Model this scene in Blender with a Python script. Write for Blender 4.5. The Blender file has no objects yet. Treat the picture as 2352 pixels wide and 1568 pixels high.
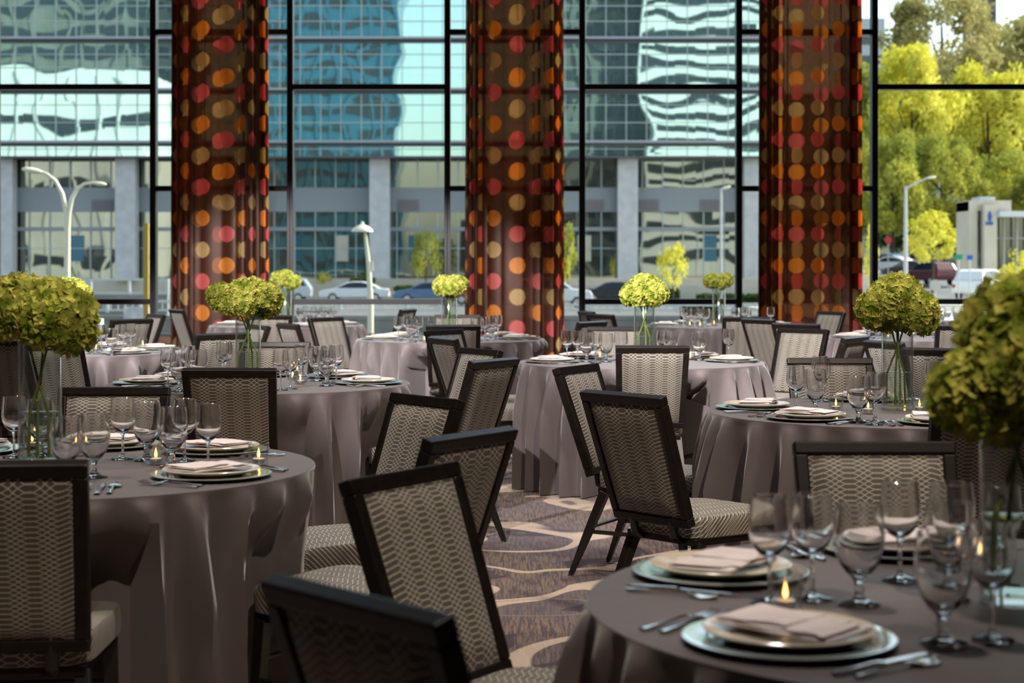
import bpy, math, random
from math import sin, cos, pi, radians, sqrt, atan2, floor
from mathutils import Vector, Matrix, noise

C = bpy.context.scene.collection
SC = bpy.context.scene

# ------------------------------------------------------------------ camera, world, sun, lamps, exposure
F = 4000.0; CXP = 1176.0; HZ = 607.0; EYE = 1.368
cam = bpy.data.cameras.new('camera'); camo = bpy.data.objects.new('camera', cam); C.objects.link(camo)
camo.location = (0, 0, EYE); camo.rotation_euler = (pi/2, 0, 0)
cam.sensor_width = 36; cam.lens = F/2352*36; cam.shift_y = -(784-HZ)/2352
cam.clip_start = 0.1; cam.clip_end = 1500
cam.dof.use_dof = True; cam.dof.focus_distance = 7.2; cam.dof.aperture_fstop = 4.6
SC.camera = camo
vs = SC.view_settings
vs.view_transform = 'Standard'; vs.look = 'None'; vs.gamma = 1.0; vs.use_curve_mapping = False
vs.exposure = 0.08
cy = SC.cycles
cy.max_bounces = 12; cy.transmission_bounces = 12; cy.transparent_max_bounces = 16
cy.diffuse_bounces = 1; cy.glossy_bounces = 4; cy.caustics_reflective = False; cy.caustics_refractive = False
cy.sample_clamp_indirect = 4.0
try:
    cy.use_denoising = True
except Exception:
    pass

w = bpy.data.worlds.new('sky'); SC.world = w; w.use_nodes = True
nt = w.node_tree; bg = nt.nodes['Background']
sky = nt.nodes.new('ShaderNodeTexSky'); sky.sky_type = 'NISHITA'; sky.sun_disc = False
sky.sun_elevation = radians(38); sky.sun_rotation = radians(72); sky.air_density = 1.2; sky.dust_density = 2.0
hs = nt.nodes.new('ShaderNodeHueSaturation'); hs.inputs['Saturation'].default_value = .7
nt.links.new(sky.outputs[0], hs.inputs['Color']); nt.links.new(hs.outputs[0], bg.inputs[0]); bg.inputs[1].default_value = 0.36

def lamp(name, kind, loc, energy, color=(1, 1, 1), aim=None, **kw):
    l = bpy.data.lights.new(name, kind); o = bpy.data.objects.new(name, l); C.objects.link(o)
    o.location = loc; l.energy = energy; l.color = color
    if aim is not None:
        o.rotation_euler = (Vector(aim)-Vector(loc)).to_track_quat('-Z', 'Y').to_euler()
    for k, v in kw.items(): setattr(l, k, v)
    return o
SUN = Vector((0.72, 0.43, 0.55))
lamp('sun', 'SUN', (60, 40, 60), 9.0, (1.0, 0.95, 0.86), aim=Vector((60, 40, 60))-SUN, angle=radians(0.6))
po = lamp('window_portal', 'AREA', (0, 20.9, 4.3), 1, aim=(0, 0, 4.3), shape='RECTANGLE', size=16.0, size_y=7.7)
po.data.cycles.is_portal = True
# added spots behind the camera; the pale beams stand in for rear-window sunlight
SP = [((-3.3, -1.8, 8.2), (0.7, 11.0, 0.6), 6500, 8.5, (1.0, 0.93, 0.92)),
      ((-3.6, -1.8, 8.2), (-2.2, 15.8, 0.9), 30000, 8, (1.0, 0.97, 0.95)),
      ((-2.9, -1.8, 8.2), (2.4, 13.2, 0.9), 18000, 8, (1.0, 0.96, 0.94)),
      ((2.4, -1.6, 8.2), (0.2, 8.2, 0.8), 2200, 9, (1.0, 0.84, 0.66)),
      ((2.0, -1.8, 8.2), (-0.35, 4.6, 0.9), 1700, 11, (1.0, 0.84, 0.66))]
for i, (p, a, e, ang, col) in enumerate(SP):
    lamp('added_spot', 'SPOT', p, e, col, aim=a, spot_size=radians(ang*2), spot_blend=0.35, shadow_soft_size=0.07)
for y in (5.2, 8.8, 12.4, 16.0):
    for x in (-4.0, 0.0, 4.0):
        lamp('ceiling_downlight', 'SPOT', (x, y, 8.45), 1150, (1.0, 0.91, 0.82), aim=(x, y-.4, 0), spot_size=radians(58), spot_blend=.6, shadow_soft_size=.30)

# ------------------------------------------------------------------ helpers
def px(x, y, d):
    """point seen at photo pixel x, y at distance d along the view axis"""
    return Vector(((x-CXP)/F*d, d, EYE-(y-HZ)/F*d))
def pxt(x, y, z=0.762):
    d = (EYE-z)*F/(y-HZ); return Vector(((x-CXP)/F*d, d, z))

class MB:
    def __init__(s): s.v = []; s.f = []; s.uv = None
    def add(s, vs, fs):
        b = len(s.v); s.v += [tuple(v) for v in vs]; s.f += [tuple(i+b for i in f) for f in fs]; return s
    def box(s, a, b, M=None):
        x0, y0, z0 = a; x1, y1, z1 = b
        v = [Vector(p) for p in ((x0,y0,z0),(x1,y0,z0),(x1,y1,z0),(x0,y1,z0),(x0,y0,z1),(x1,y0,z1),(x1,y1,z1),(x0,y1,z1))]
        if M is not None: v = [M @ p for p in v]
        return s.add(v, [(0,3,2,1),(4,5,6,7),(0,1,5,4),(1,2,6,5),(2,3,7,6),(3,0,4,7)])
    def hexa(s, v):
        return s.add(v, [(0,3,2,1),(4,5,6,7),(0,1,5,4),(1,2,6,5),(2,3,7,6),(3,0,4,7)])
    def lathe(s, prof, n=24, M=None, cap0=False, cap1=False):
        vs = []; fs = []; m = len(prof)
        for (r, z) in prof:
            for k in range(n):
                a = 2*pi*k/n; vs.append(Vector((r*cos(a), r*sin(a), z)))
        for j in range(m-1):
            for k in range(n):
                k2 = (k+1) % n; fs.append((j*n+k, j*n+k2, (j+1)*n+k2, (j+1)*n+k))
        if cap0: fs.append(tuple(range(n-1, -1, -1)))
        if cap1: fs.append(tuple((m-1)*n+k for k in range(n)))
        if M is not None: vs = [M @ v for v in vs]
        return s.add(vs, fs)
    def tube(s, pts, r, n=8, cap=True):
        pts = [Vector(p) for p in pts]; m = len(pts)
        rs = r if isinstance(r, (list, tuple)) else [r]*m
        vs = []; fs = []; up = None
        for i, p in enumerate(pts):
            t = (pts[min(i+1, m-1)]-pts[max(i-1, 0)]).normalized()
            if up is None: up = Vector((0, 0, 1)) if abs(t.z) < 0.9 else Vector((0, 1, 0))
            a = t.cross(up).normalized(); b = a.cross(t).normalized(); up = b
            for k in range(n):
                q = 2*pi*(k+.5)/n; vs.append(p+(a*cos(q)+b*sin(q))*rs[i])
        for i in range(m-1):
            for k in range(n):
                k2 = (k+1) % n; fs.append((i*n+k, i*n+k2, (i+1)*n+k2, (i+1)*n+k))
        if cap: fs.append(tuple(range(n-1, -1, -1))); fs.append(tuple((m-1)*n+k for k in range(n)))
        return s.add(vs, fs)
    def grid(s, rows):
        m = len(rows); n = len(rows[0]); vs = [p for r in rows for p in r]
        fs = [(j*n+k, j*n+k+1, (j+1)*n+k+1, (j+1)*n+k) for j in range(m-1) for k in range(n-1)]
        return s.add(vs, fs)
    def obj(s, name, mat, parent=None, smooth=False, bevel=0, sub=0, loc=None):
        me = bpy.data.meshes.new(name); me.from_pydata(s.v, [], s.f); me.update()
        if s.uv:
            ul = me.uv_layers.new(name='u')
            for l in me.loops: ul.data[l.index].uv = s.uv[l.vertex_index]
        me.materials.append(mat)
        if smooth:
            for p in me.polygons: p.use_smooth = True
            if smooth != 'all': me.set_sharp_from_angle(angle=radians(38))
        o = bpy.data.objects.new(name, me); C.objects.link(o)
        if parent is not None: o.parent = parent
        if loc is not None: o.location = loc
        if bevel:
            b = o.modifiers.new('b', 'BEVEL'); b.width = bevel; b.segments = 3; b.limit_method = 'ANGLE'
            b.harden_normals = False
        if sub:
            b = o.modifiers.new('s', 'SUBSURF'); b.levels = sub; b.render_levels = sub
        return o

def empty(name, loc=(0, 0, 0), rz=0):
    o = bpy.data.objects.new(name, None); C.objects.link(o); o.location = loc; o.rotation_euler = (0, 0, rz)
    o.empty_display_size = 0.05
    return o
LABELS = {}
def tag(o, label=None, cat=None, group=None, kind=None):
    if label: o['label'] = label; LABELS[label] = LABELS.get(label, 0)+1
    if cat: o['category'] = cat
    if group: o['group'] = group
    if kind: o['kind'] = kind
    return o
def copy_tree(o, loc=None, rz=None, label=None, group=None, scale=None, kids=True):
    c = o.copy(); C.objects.link(c)
    if loc is not None: c.location = loc
    if rz is not None: c.rotation_euler = (c.rotation_euler[0], c.rotation_euler[1], rz)
    if scale is not None: c.scale = (scale,)*3 if isinstance(scale, (int, float)) else scale
    if label: tag(c, label)
    if group: c['group'] = group
    if kids:
        for ch in o.children:
            d = ch.copy(); C.objects.link(d); d.parent = c
            for g in ch.children:
                e = g.copy(); C.objects.link(e); e.parent = d
    return c

# ------------------------------------------------------------------ materials
def new_mat(name):
    m = bpy.data.materials.new(name); m.use_nodes = True; return m, m.node_tree, m.node_tree.nodes['Principled BSDF']
def P(name, col, rough=.5, metal=0, spec=.5, **kw):
    m, t, b = new_mat(name)
    b.inputs['Base Color'].default_value = (*col, 1); b.inputs['Roughness'].default_value = rough
    b.inputs['Metallic'].default_value = metal; b.inputs['Specular IOR Level'].default_value = spec
    for k, v in kw.items(): b.inputs[k].default_value = v
    return m
class N:
    def __init__(s, t): s.t = t
    def n(s, ty, **kw):
        o = s.t.nodes.new(ty)
        for k, v in kw.items(): setattr(o, k, v)
        return o
    def val(s, sock, v):
        if isinstance(v, bpy.types.NodeSocket): s.t.links.new(v, sock)
        else: sock.default_value = v
    def m(s, op, a, b=None, c=None, clamp=False):
        o = s.n('ShaderNodeMath', operation=op, use_clamp=clamp); s.val(o.inputs[0], a)
        if b is not None: s.val(o.inputs[1], b)
        if c is not None: s.val(o.inputs[2], c)
        return o.outputs[0]
    def mix(s, f, a, b):
        o = s.n('ShaderNodeMix', data_type='RGBA'); s.val(o.inputs[0], f)
        s.val(o.inputs[6], a if isinstance(a, bpy.types.NodeSocket) else (*a, 1))
        s.val(o.inputs[7], b if isinstance(b, bpy.types.NodeSocket) else (*b, 1)); return o.outputs[2]
    def noise(s, vec, scale, detail=2, rough=.5, dist=0):
        o = s.n('ShaderNodeTexNoise'); o.inputs['Scale'].default_value = scale; o.inputs['Detail'].default_value = detail
        o.inputs['Roughness'].default_value = rough; o.inputs['Distortion'].default_value = dist
        if vec is not None: s.t.links.new(vec, o.inputs['Vector'])
        return o.outputs['Fac']
    def ramp(s, f, stops, interp='LINEAR'):
        o = s.n('ShaderNodeValToRGB'); cr = o.color_ramp; cr.interpolation = interp; s.val(o.inputs[0], f)
        while len(cr.elements) < len(stops): cr.elements.new(.5)
        for e, (p, c) in zip(cr.elements, stops): e.position = p; e.color = (*c, 1)
        return o.outputs[0]
    def objco(s, which='Object'):
        return s.n('ShaderNodeTexCoord').outputs[which]
    def geo(s): return s.n('ShaderNodeNewGeometry').outputs['Position']
    def sep(s, v):
        o = s.n('ShaderNodeSeparateXYZ'); s.t.links.new(v, o.inputs[0]); return o.outputs
    def comb(s, x, y, z):
        o = s.n('ShaderNodeCombineXYZ')
        for i, q in enumerate((x, y, z)): s.val(o.inputs[i], q)
        return o.outputs[0]
    def bump(s, h, strength, dist, bsdf):
        o = s.n('ShaderNodeBump'); o.inputs['Strength'].default_value = strength; o.inputs['Distance'].default_value = dist
        s.t.links.new(h, o.inputs['Height']); s.t.links.new(o.outputs[0], bsdf.inputs['Normal'])
    def out(s, sh): s.t.links.new(sh, s.t.nodes['Material Output'].inputs['Surface'])

def noisy(name, c1, c2, scale=8, rough=.7, detail=4, bump=0, metal=0, spec=.4, world=False):
    m, t, b = new_mat(name); n = N(t)
    co = n.geo() if world else n.objco()
    f = n.noise(co, scale, detail)
    t.links.new(n.mix(n.ramp(f, [(.35, (0,0,0)), (.65, (1,1,1))]), c1, c2), b.inputs['Base Color'])
    b.inputs['Roughness'].default_value = rough; b.inputs['Metallic'].default_value = metal
    b.inputs['Specular IOR Level'].default_value = spec
    if bump: n.bump(f, .6, bump, b)
    return m

# chair fabric: cream ogee lines on grey-brown
def fabric_mat():
    m, t, b = new_mat('ogee_fabric'); n = N(t)
    x, y, z = n.sep(n.objco())
    v = n.m('SUBTRACT', y, z)
    ph = n.m('MULTIPLY', x, 2*pi/0.146)
    s = n.m('MULTIPLY', n.m('COSINE', ph), 0.0195)
    p = 0.0182
    lines = []
    for sg in (1, -1):
        q = n.m('ADD', v, n.m('MULTIPLY', s, sg))
        fr = n.m('ABSOLUTE', n.m('SUBTRACT', n.m('FRACT', n.m('DIVIDE', q, p)), .5))
        sl = n.m('MULTIPLY', n.m('ABSOLUTE', n.m('SINE', ph)), 0.034)
        wdt = n.m('ADD', sl, 0.058)
        lines.append(n.m('SMOOTH_MIN', n.m('MULTIPLY', n.m('SUBTRACT', wdt, fr), 22, clamp=False), 1.0, .1, clamp=True))
    f = n.m('MAXIMUM', lines[0], lines[1])
    weave = n.noise(n.objco(), 900, 1)
    ground = n.mix(weave, (0.060, 0.051, 0.042), (0.100, 0.086, 0.071))
    t.links.new(n.mix(f, ground, (0.56, 0.51, 0.42)), b.inputs['Base Color'])
    b.inputs['Roughness'].default_value = .62; b.inputs['Specular IOR Level'].default_value = .35
    b.inputs['Sheen Weight'].default_value = .15
    n.bump(f, .4, .0012, b)
    return m
def cloth_mat():
    m, t, b = new_mat('mauve_grey_linen'); n = N(t)
    f = n.noise(n.objco(), 500, 2)
    t.links.new(n.mix(f, (0.110, 0.090, 0.090), (0.145, 0.121, 0.122)), b.inputs['Base Color'])
    b.inputs['Roughness'].default_value = .55; b.inputs['Sheen Weight'].default_value = .35
    b.inputs['Sheen Roughness'].default_value = .4; b.inputs['Specular IOR Level'].default_value = .3
    n.bump(n.noise(n.objco(), 5, 3), .25, .012, b)
    return m
def carpet_mat():
    m, t, b = new_mat('patterned_carpet'); n = N(t)
    g = n.geo(); x, y, z = n.sep(g)
    # fine striations run down the room
    st = n.noise(n.comb(n.m('MULTIPLY', x, 85), n.m('MULTIPLY', y, 5), 0), 1.0, 3, .7)
    st2 = n.noise(n.comb(n.m('MULTIPLY', x, 16), n.m('MULTIPLY', y, 170), 0), 1.0, 2, .6)
    big = n.noise(g, 1.1, 1)
    base = n.mix(n.ramp(st, [(.42, (0,0,0)), (.60, (1,1,1))]), (0.040, 0.030, 0.044), (0.200, 0.132, 0.082))
    base = n.mix(n.m('MULTIPLY', n.ramp(st2, [(.4, (0,0,0)), (.6, (1,1,1))]), .35), base, (0.11, 0.085, 0.095))
    base = n.mix(n.m('MULTIPLY', n.ramp(big, [(.45, (0,0,0)), (.62, (1,1,1))]), .55), base, (0.075, 0.060, 0.080))
    def band(sx, sy, sc, off, lo, hi, dist):
        v = n.comb(n.m('ADD', n.m('MULTIPLY', x, sx), off), n.m('MULTIPLY', y, sy), off)
        f = n.noise(v, sc, 1.2, .45, dist)
        return n.ramp(f, [(lo, (0,0,0)), (lo+.008, (1,1,1)), (hi, (1,1,1)), (hi+.008, (0,0,0))])
    cream = band(.85, .62, 1.0, 5.3, .470, .545, 1.9)
    thin = band(.5, .8, .9, 9.7, .56, .568, .6)
    plum = band(1.0, .7, 1.25, 17.3, .35, .435, 2.2)
    tx = n.mix(st, (0.33, 0.25, 0.20), (0.50, 0.40, 0.32))
    px_ = n.mix(st, (0.026, 0.018, 0.026), (0.060, 0.042, 0.052))
    col = n.mix(plum, base, px_); col = n.mix(cream, col, tx); col = n.mix(thin, col, (0.22, 0.165, 0.13))
    t.links.new(col, b.inputs['Base Color']); b.inputs['Roughness'].default_value = .95
    b.inputs['Specular IOR Level'].default_value = .1; b.inputs['Sheen Weight'].default_value = .2
    n.bump(st, .5, .004, b)
    return m
def curtain_mat():
    m, t, b = new_mat('sheer_dotted_curtain'); n = N(t)
    t.nodes.remove(b)
    u, v, _ = n.sep(n.n('ShaderNodeTexCoord').outputs['UV'])
    cw = 0.29
    cidx = n.m('FLOOR', n.m('DIVIDE', u, cw)); par = n.m('MODULO', n.m('ADD', cidx, 100), 2)
    du = n.m('MULTIPLY', n.m('SUBTRACT', n.m('FRACT', n.m('DIVIDE', u, cw)), .5), cw)
    pv = 1.085/3
    v2 = n.m('SUBTRACT', n.m('SUBTRACT', v, 2.44), n.m('MULTIPLY', par, -.5425+1.085))
    q = n.m('ADD', n.m('DIVIDE', v2, pv), 300.5)
    row = n.m('MODULO', n.m('FLOOR', q), 3)
    dv = n.m('MULTIPLY', n.m('SUBTRACT', n.m('FRACT', q), .5), pv)
    dd = n.m('SQRT', n.m('ADD', n.m('MULTIPLY', du, du), n.m('MULTIPLY', dv, dv)))
    dot = n.m('LESS_THAN', dd, .094)
    # going up: orange, tan, pink (row 0 orange; the row above it pink)
    col = n.mix(n.m('COMPARE', row, 1, .1), (0.95, 0.36, 0.05), (0.80, 0.16, 0.17))
    col = n.mix(n.m('COMPARE', row, 2, .1), col, (0.62, 0.47, 0.20))
    weave = n.noise(n.comb(n.m('MULTIPLY', u, 60), n.m('MULTIPLY', v, 3), 0), 3.0, 2)
    base = n.mix(weave, (0.025, 0.009, 0.006), (0.060, 0.020, 0.012))
    cc = n.mix(dot, base, col)
    dif = n.n('ShaderNodeBsdfDiffuse'); t.links.new(cc, dif.inputs[0])
    tr = n.n('ShaderNodeBsdfTranslucent'); t.links.new(n.mix(dot, n.mix(weave, (0.11, 0.030, 0.012), (0.20, 0.060, 0.026)), col), tr.inputs[0])
    gl = n.n('ShaderNodeBsdfGlossy'); gl.inputs['Roughness'].default_value = .38; gl.inputs[0].default_value = (.5, .4, .36, 1)
    m1 = n.n('ShaderNodeMixShader'); n.val(m1.inputs[0], n.m('ADD', n.m('MULTIPLY', dot, .40), .30))
    t.links.new(dif.outputs[0], m1.inputs[1]); t.links.new(tr.outputs[0], m1.inputs[2])
    m2 = n.n('ShaderNodeMixShader'); m2.inputs[0].default_value = .07
    t.links.new(m1.outputs[0], m2.inputs[1]); t.links.new(gl.outputs[0], m2.inputs[2])
    tp = n.n('ShaderNodeBsdfTransparent'); tp.inputs[0].default_value = (1, .7, .5, 1)
    m3 = n.n('ShaderNodeMixShader'); n.val(m3.inputs[0], n.m('SUBTRACT', .20, n.m('MULTIPLY', dot, .15)))
    t.links.new(m2.outputs[0], m3.inputs[1]); t.links.new(tp.outputs[0], m3.inputs[2])
    n.out(m3.outputs[0]); return m
def thin_glass(name, tint=(1, 1, 1), f0=.04, rough=.0, power=5, k=.96):
    m, t, b = new_mat(name); n = N(t); t.nodes.remove(b)
    tp = n.n('ShaderNodeBsdfTransparent'); tp.inputs[0].default_value = (*tint, 1)
    gl = n.n('ShaderNodeBsdfGlossy'); gl.inputs['Roughness'].default_value = rough
    lw = n.n('ShaderNodeLayerWeight'); lw.inputs[0].default_value = .5
    f = n.m('ADD', n.m('MULTIPLY', n.m('POWER', lw.outputs['Facing'], power), k), f0)
    mx = n.n('ShaderNodeMixShader'); t.links.new(f, mx.inputs[0])
    t.links.new(tp.outputs[0], mx.inputs[1]); t.links.new(gl.outputs[0], mx.inputs[2])
    n.out(mx.outputs[0]); return m
def clear_glass(name, ior=1.5, col=(1, 1, 1), rough=0.0):
    m, t, b = new_mat(name); n = N(t); t.nodes.remove(b)
    g = n.n('ShaderNodeBsdfGlass'); g.inputs[0].default_value = (*col, 1); g.inputs['IOR'].default_value = ior
    g.inputs['Roughness'].default_value = rough
    gl = n.n('ShaderNodeBsdfGlossy'); gl.inputs['Roughness'].default_value = .035
    mx = n.n('ShaderNodeMixShader'); mx.inputs[0].default_value = .03
    t.links.new(g.outputs[0], mx.inputs[1]); t.links.new(gl.outputs[0], mx.inputs[2])
    n.out(mx.outputs[0]); return m
def facade_glass(name, tint, refl, dark, pane, wav):
    m, t, b = new_mat(name); n = N(t); t.nodes.remove(b)
    g = n.geo(); x, y, z = n.sep(g)
    pid = n.comb(n.m('FLOOR', n.m('DIVIDE', x, pane)), 0, n.m('FLOOR', n.m('DIVIDE', z, 2.05)))
    wn = n.n('ShaderNodeTexWhiteNoise'); t.links.new(pid, wn.inputs[0])
    vec = n.n('ShaderNodeVectorMath', operation='ADD'); t.links.new(g, vec.inputs[0])
    sc = n.n('ShaderNodeVectorMath', operation='SCALE'); t.links.new(wn.outputs['Color'], sc.inputs[0]); sc.inputs['Scale'].default_value = .6
    t.links.new(sc.outputs[0], vec.inputs[1])
    h = n.noise(vec.outputs[0], .30, 0)
    bp = n.n('ShaderNodeBump'); bp.inputs['Strength'].default_value = 1; bp.inputs['Distance'].default_value = wav
    t.links.new(h, bp.inputs['Height'])
    gl = n.n('ShaderNodeBsdfGlossy'); gl.inputs[0].default_value = (*tint, 1); gl.inputs['Roughness'].default_value = .015
    t.links.new(bp.outputs[0], gl.inputs['Normal'])
    df = n.n('ShaderNodeBsdfDiffuse'); t.links.new(n.mix(n.m('MULTIPLY', wn.outputs['Value'], .6), dark, tuple(min(1, 2.2*c) for c in dark)), df.inputs[0])
    mx = n.n('ShaderNodeMixShader'); mx.inputs[0].default_value = refl
    t.links.new(df.outputs[0], mx.inputs[1]); t.links.new(gl.outputs[0], mx.inputs[2])
    n.out(mx.outputs[0]); return m
def leaf_mat(name, c1, c2, trans=.5, scale=1.2):
    m, t, b = new_mat(name); n = N(t); t.nodes.remove(b)
    f = n.noise(n.objco(), scale, 3)
    col = n.mix(n.ramp(f, [(.38, (0,0,0)), (.62, (1,1,1))]), c1, c2)
    d = n.n('ShaderNodeBsdfDiffuse'); t.links.new(col, d.inputs[0])
    tr = n.n('ShaderNodeBsdfTranslucent'); t.links.new(col, tr.inputs[0])
    mx = n.n('ShaderNodeMixShader'); mx.inputs[0].default_value = trans
    t.links.new(d.outputs[0], mx.inputs[1]); t.links.new(tr.outputs[0], mx.inputs[2])
    n.out(mx.outputs[0]); return m
def emit(name, col, s):
    m, t, b = new_mat(name); b.inputs['Base Color'].default_value = (*col, 1)
    b.inputs['Emission Color'].default_value = (*col, 1); b.inputs['Emission Strength'].default_value = s; return m

M = dict(
    fabric=fabric_mat(), cloth=cloth_mat(), carpet=carpet_mat(), curtain=curtain_mat(), wglass=thin_glass('window_glass', (.93, .97, .96), .03),
    glass=clear_glass('table_glass', rough=.035), thin=thin_glass('thin_clear_glass', (.97, .985, .98), .075, .06, 2.4, .75), water=thin_glass('water', (.93, .97, .94), .03),
    frame=noisy('dark_wood_grain_metal', (0.008, 0.006, 0.005), (0.013, 0.010, 0.008), 30, .34, spec=.2),
    legmetal=P('black_powder_metal', (0.012, 0.010, 0.009), .32),
    chrome=P('chrome', (.75, .75, .77), .12, 1),
    alu=P('dark_bronze_aluminium', (0.022, 0.020, 0.024), .35, .3),
    silver=P('silver_plate', (.78, .74, .68), .16, 1),
    charger=P('silvered_glass_charger', (.66, .74, .72), .08, .55, .8),
    china=noisy('cream_china', (.62, .53, .42), (.68, .59, .47), 4, .18, spec=.6),
    napkin=noisy('blush_linen', (.66, .58, .58), (.74, .66, .66), 30, .75, bump=.001),
    wax=P('white_wax', (.85, .78, .68), .5, **{'Subsurface Weight': .2}), tin=P('tealight_tin', (.7, .7, .7), .3, 1),
    flame=emit('flame', (1.0, .42, .10), 7),
    petal=leaf_mat('hydrangea_petal', (0.22, 0.30, 0.03), (0.66, 0.62, 0.15), .30, 26),
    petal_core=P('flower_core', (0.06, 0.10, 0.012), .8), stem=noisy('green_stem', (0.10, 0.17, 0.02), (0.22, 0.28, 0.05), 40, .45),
    wall=noisy('dark_wall_paint', (0.06, 0.045, 0.035), (0.07, 0.052, 0.04), 3, .7), ceil=P('ceiling_paint', (0.10, 0.085, 0.075), .8),
    sillwood=noisy('red_brown_wood', (0.085, 0.030, 0.016), (0.12, 0.045, 0.022), 14, .35),
    concrete=noisy('facade_concrete', (0.50, 0.50, 0.50), (0.60, 0.60, 0.60), 1.5, .8, world=True),
    wallcon=noisy('street_concrete', (0.20, 0.20, 0.185), (0.27, 0.265, 0.245), .6, .85, world=True),
    band=P('grey_metal_band', (0.42, 0.43, 0.47), .4, .4), bandd=P('dark_metal_band', (0.10, 0.105, 0.12), .5),
    spandrel=P('grey_spandrel', (0.30, 0.33, 0.35), .4), mull=P('facade_mullion', (0.50, 0.58, 0.56), .4, .2),
    vent=P('vent_louvre', (0.30, 0.27, 0.28), .6),
    fglass=facade_glass('curtain_wall_glass', (.66, .94, .92), .76, (0.03, 0.045, 0.05), 1.62, .019),
    lglass=facade_glass('ground_floor_glass', (.72, .76, .66), .36, (0.035, 0.042, 0.035), 1.35, .018),
    white=noisy('white_stone', (.74, .73, .68), (.80, .79, .74), .4, .8), win=P('tower_window', (0.03, 0.04, 0.05), .1),
    bluewall=P('blue_glass_tower', (0.05, 0.15, 0.22), .15, .3), greywall=noisy('grey_tower_wall', (0.13, 0.14, 0.12), (0.18, 0.19, 0.17), .3, .8),
    asphalt=noisy('asphalt', (0.10, 0.10, 0.10), (0.14, 0.14, 0.135), .7, .9, world=True),
    walk=noisy('pale_sidewalk', (0.50, 0.46, 0.38), (0.58, 0.54, 0.46), .5, .9, world=True),
    earth=noisy('hill_ground', (0.035, 0.045, 0.02), (0.075, 0.085, 0.03), .2, .95, world=True),
    pole=P('cream_painted_pole', (0.72, 0.68, 0.52), .4), poleg=P('grey_pole', (0.5, 0.5, 0.5), .4), yellow=P('ochre_post', (0.36, 0.24, 0.03), .5),
    lampglass=P('lamp_lens', (.8, .8, .75), .3), rail=P('pale_painted_railing', (0.55, 0.58, 0.56), .5),
    red=P('sign_red', (.6, .03, .04), .4), green=P('sign_green', (0, .25, .12), .4), blue=P('sign_blue', (.02, .1, .4), .4), signback=P('sign_back', (.5, .5, .48), .4, .5),
    cream=noisy('cream_limestone', (0.55, 0.50, 0.40), (0.62, 0.57, 0.47), .8, .8),
    towerb=P('brown_tower', (0.25, 0.20, 0.17), .8), hazew=P('pale_building', (.62, .64, .66), .8),
    tyre=P('tyre', (0.02, 0.02, 0.02), .8), carwin=P('car_window', (0.01, 0.02, 0.03), .08), tail=P('tail_lamp', (.4, .02, .02), .3),
    bark=noisy('bark', (0.06, 0.045, 0.03), (0.10, 0.08, 0.055), 5, .9),
    lyel=leaf_mat('yellow_leaves', (0.72, 0.66, 0.06), (0.93, 0.87, 0.18), .5, .35),
    lgrn=leaf_mat('green_leaves', (0.24, 0.28, 0.05), (0.66, 0.63, 0.12), .45, .30),
    lolv=leaf_mat('olive_leaves', (0.42, 0.38, 0.13), (0.66, 0.58, 0.24), .4, .25),
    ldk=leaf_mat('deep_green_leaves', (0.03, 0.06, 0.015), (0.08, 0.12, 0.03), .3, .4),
    poster=noisy('pale_poster', (0.45, 0.47, 0.50), (0.7, 0.68, 0.66), 3, .6),
)

# ------------------------------------------------------------------ room shell
WY = 20.5   # window wall
def struct(name, mb, mat, **kw):
    o = mb.obj(name, mat, **kw); o['kind'] = 'structure'; return o
RX = 7.95
struct('floor', MB().box((-RX, -3, -.1), (RX, WY+.3, 0)), M['carpet'])
struct('ceiling', MB().box((-RX, -3, 8.6), (RX, WY+.3, 8.8)), M['ceil'])
struct('wall_left', MB().box((-RX-.2, -3, 0), (-RX, WY+.3, 8.6)), M['wall'])
struct('wall_right', MB().box((RX, -3, 0), (RX+.2, WY+.3, 8.6)), M['wall'])
struct('wall_rear', MB().box((-RX, -3.2, 0), (RX, -3, 8.6)), M['wall'])
struct('wall_front', MB().box((-RX, WY-.06, 0), (RX, WY+.14, .50)).box((-RX, WY-.02, 8.1), (RX, WY+.1, 8.6)), M['wall'])
struct('baseboard_window', MB().box((-RX, WY-.16, .44), (RX, WY+.16, .52)), M['sillwood'])
mx_ = [-7.6, -6.08, -4.22, -2.61, -0.76, 0.825, 2.67, 4.265, 6.12, 7.72]
def wx(i): return mx_[i]
for i in range(len(mx_)-1):
    a, b = mx_[i], mx_[i+1]; wide = (i % 2 == 1)
    e = empty('window_%d' % (i+1), ((a+b)/2, WY, .52)); e['kind'] = 'structure'
    c = (a+b)/2
    fr = MB(); hw = .036; z1 = 7.6
    fr.box((a-c, -.05, 0), (a-c+hw, .09, z1)); fr.box((b-c-hw, -.05, 0), (b-c, .09, z1))
    fr.box((a-c+hw, -.05, -.0), (b-c-hw, .09, .035))
    for zz in ((3.455, .93) if wide else (4.10, 2.26)):
        fr.box((a-c+hw, -.04, zz-.52-.032), (b-c-hw, .08, zz-.52+.032))
    o = fr.obj('window_frame', M['alu'], e, bevel=.004)
    MB().box((a-c+hw, .028, .035), (b-c-hw, .034, z1)).obj('pane', M['wglass'], e)

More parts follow.
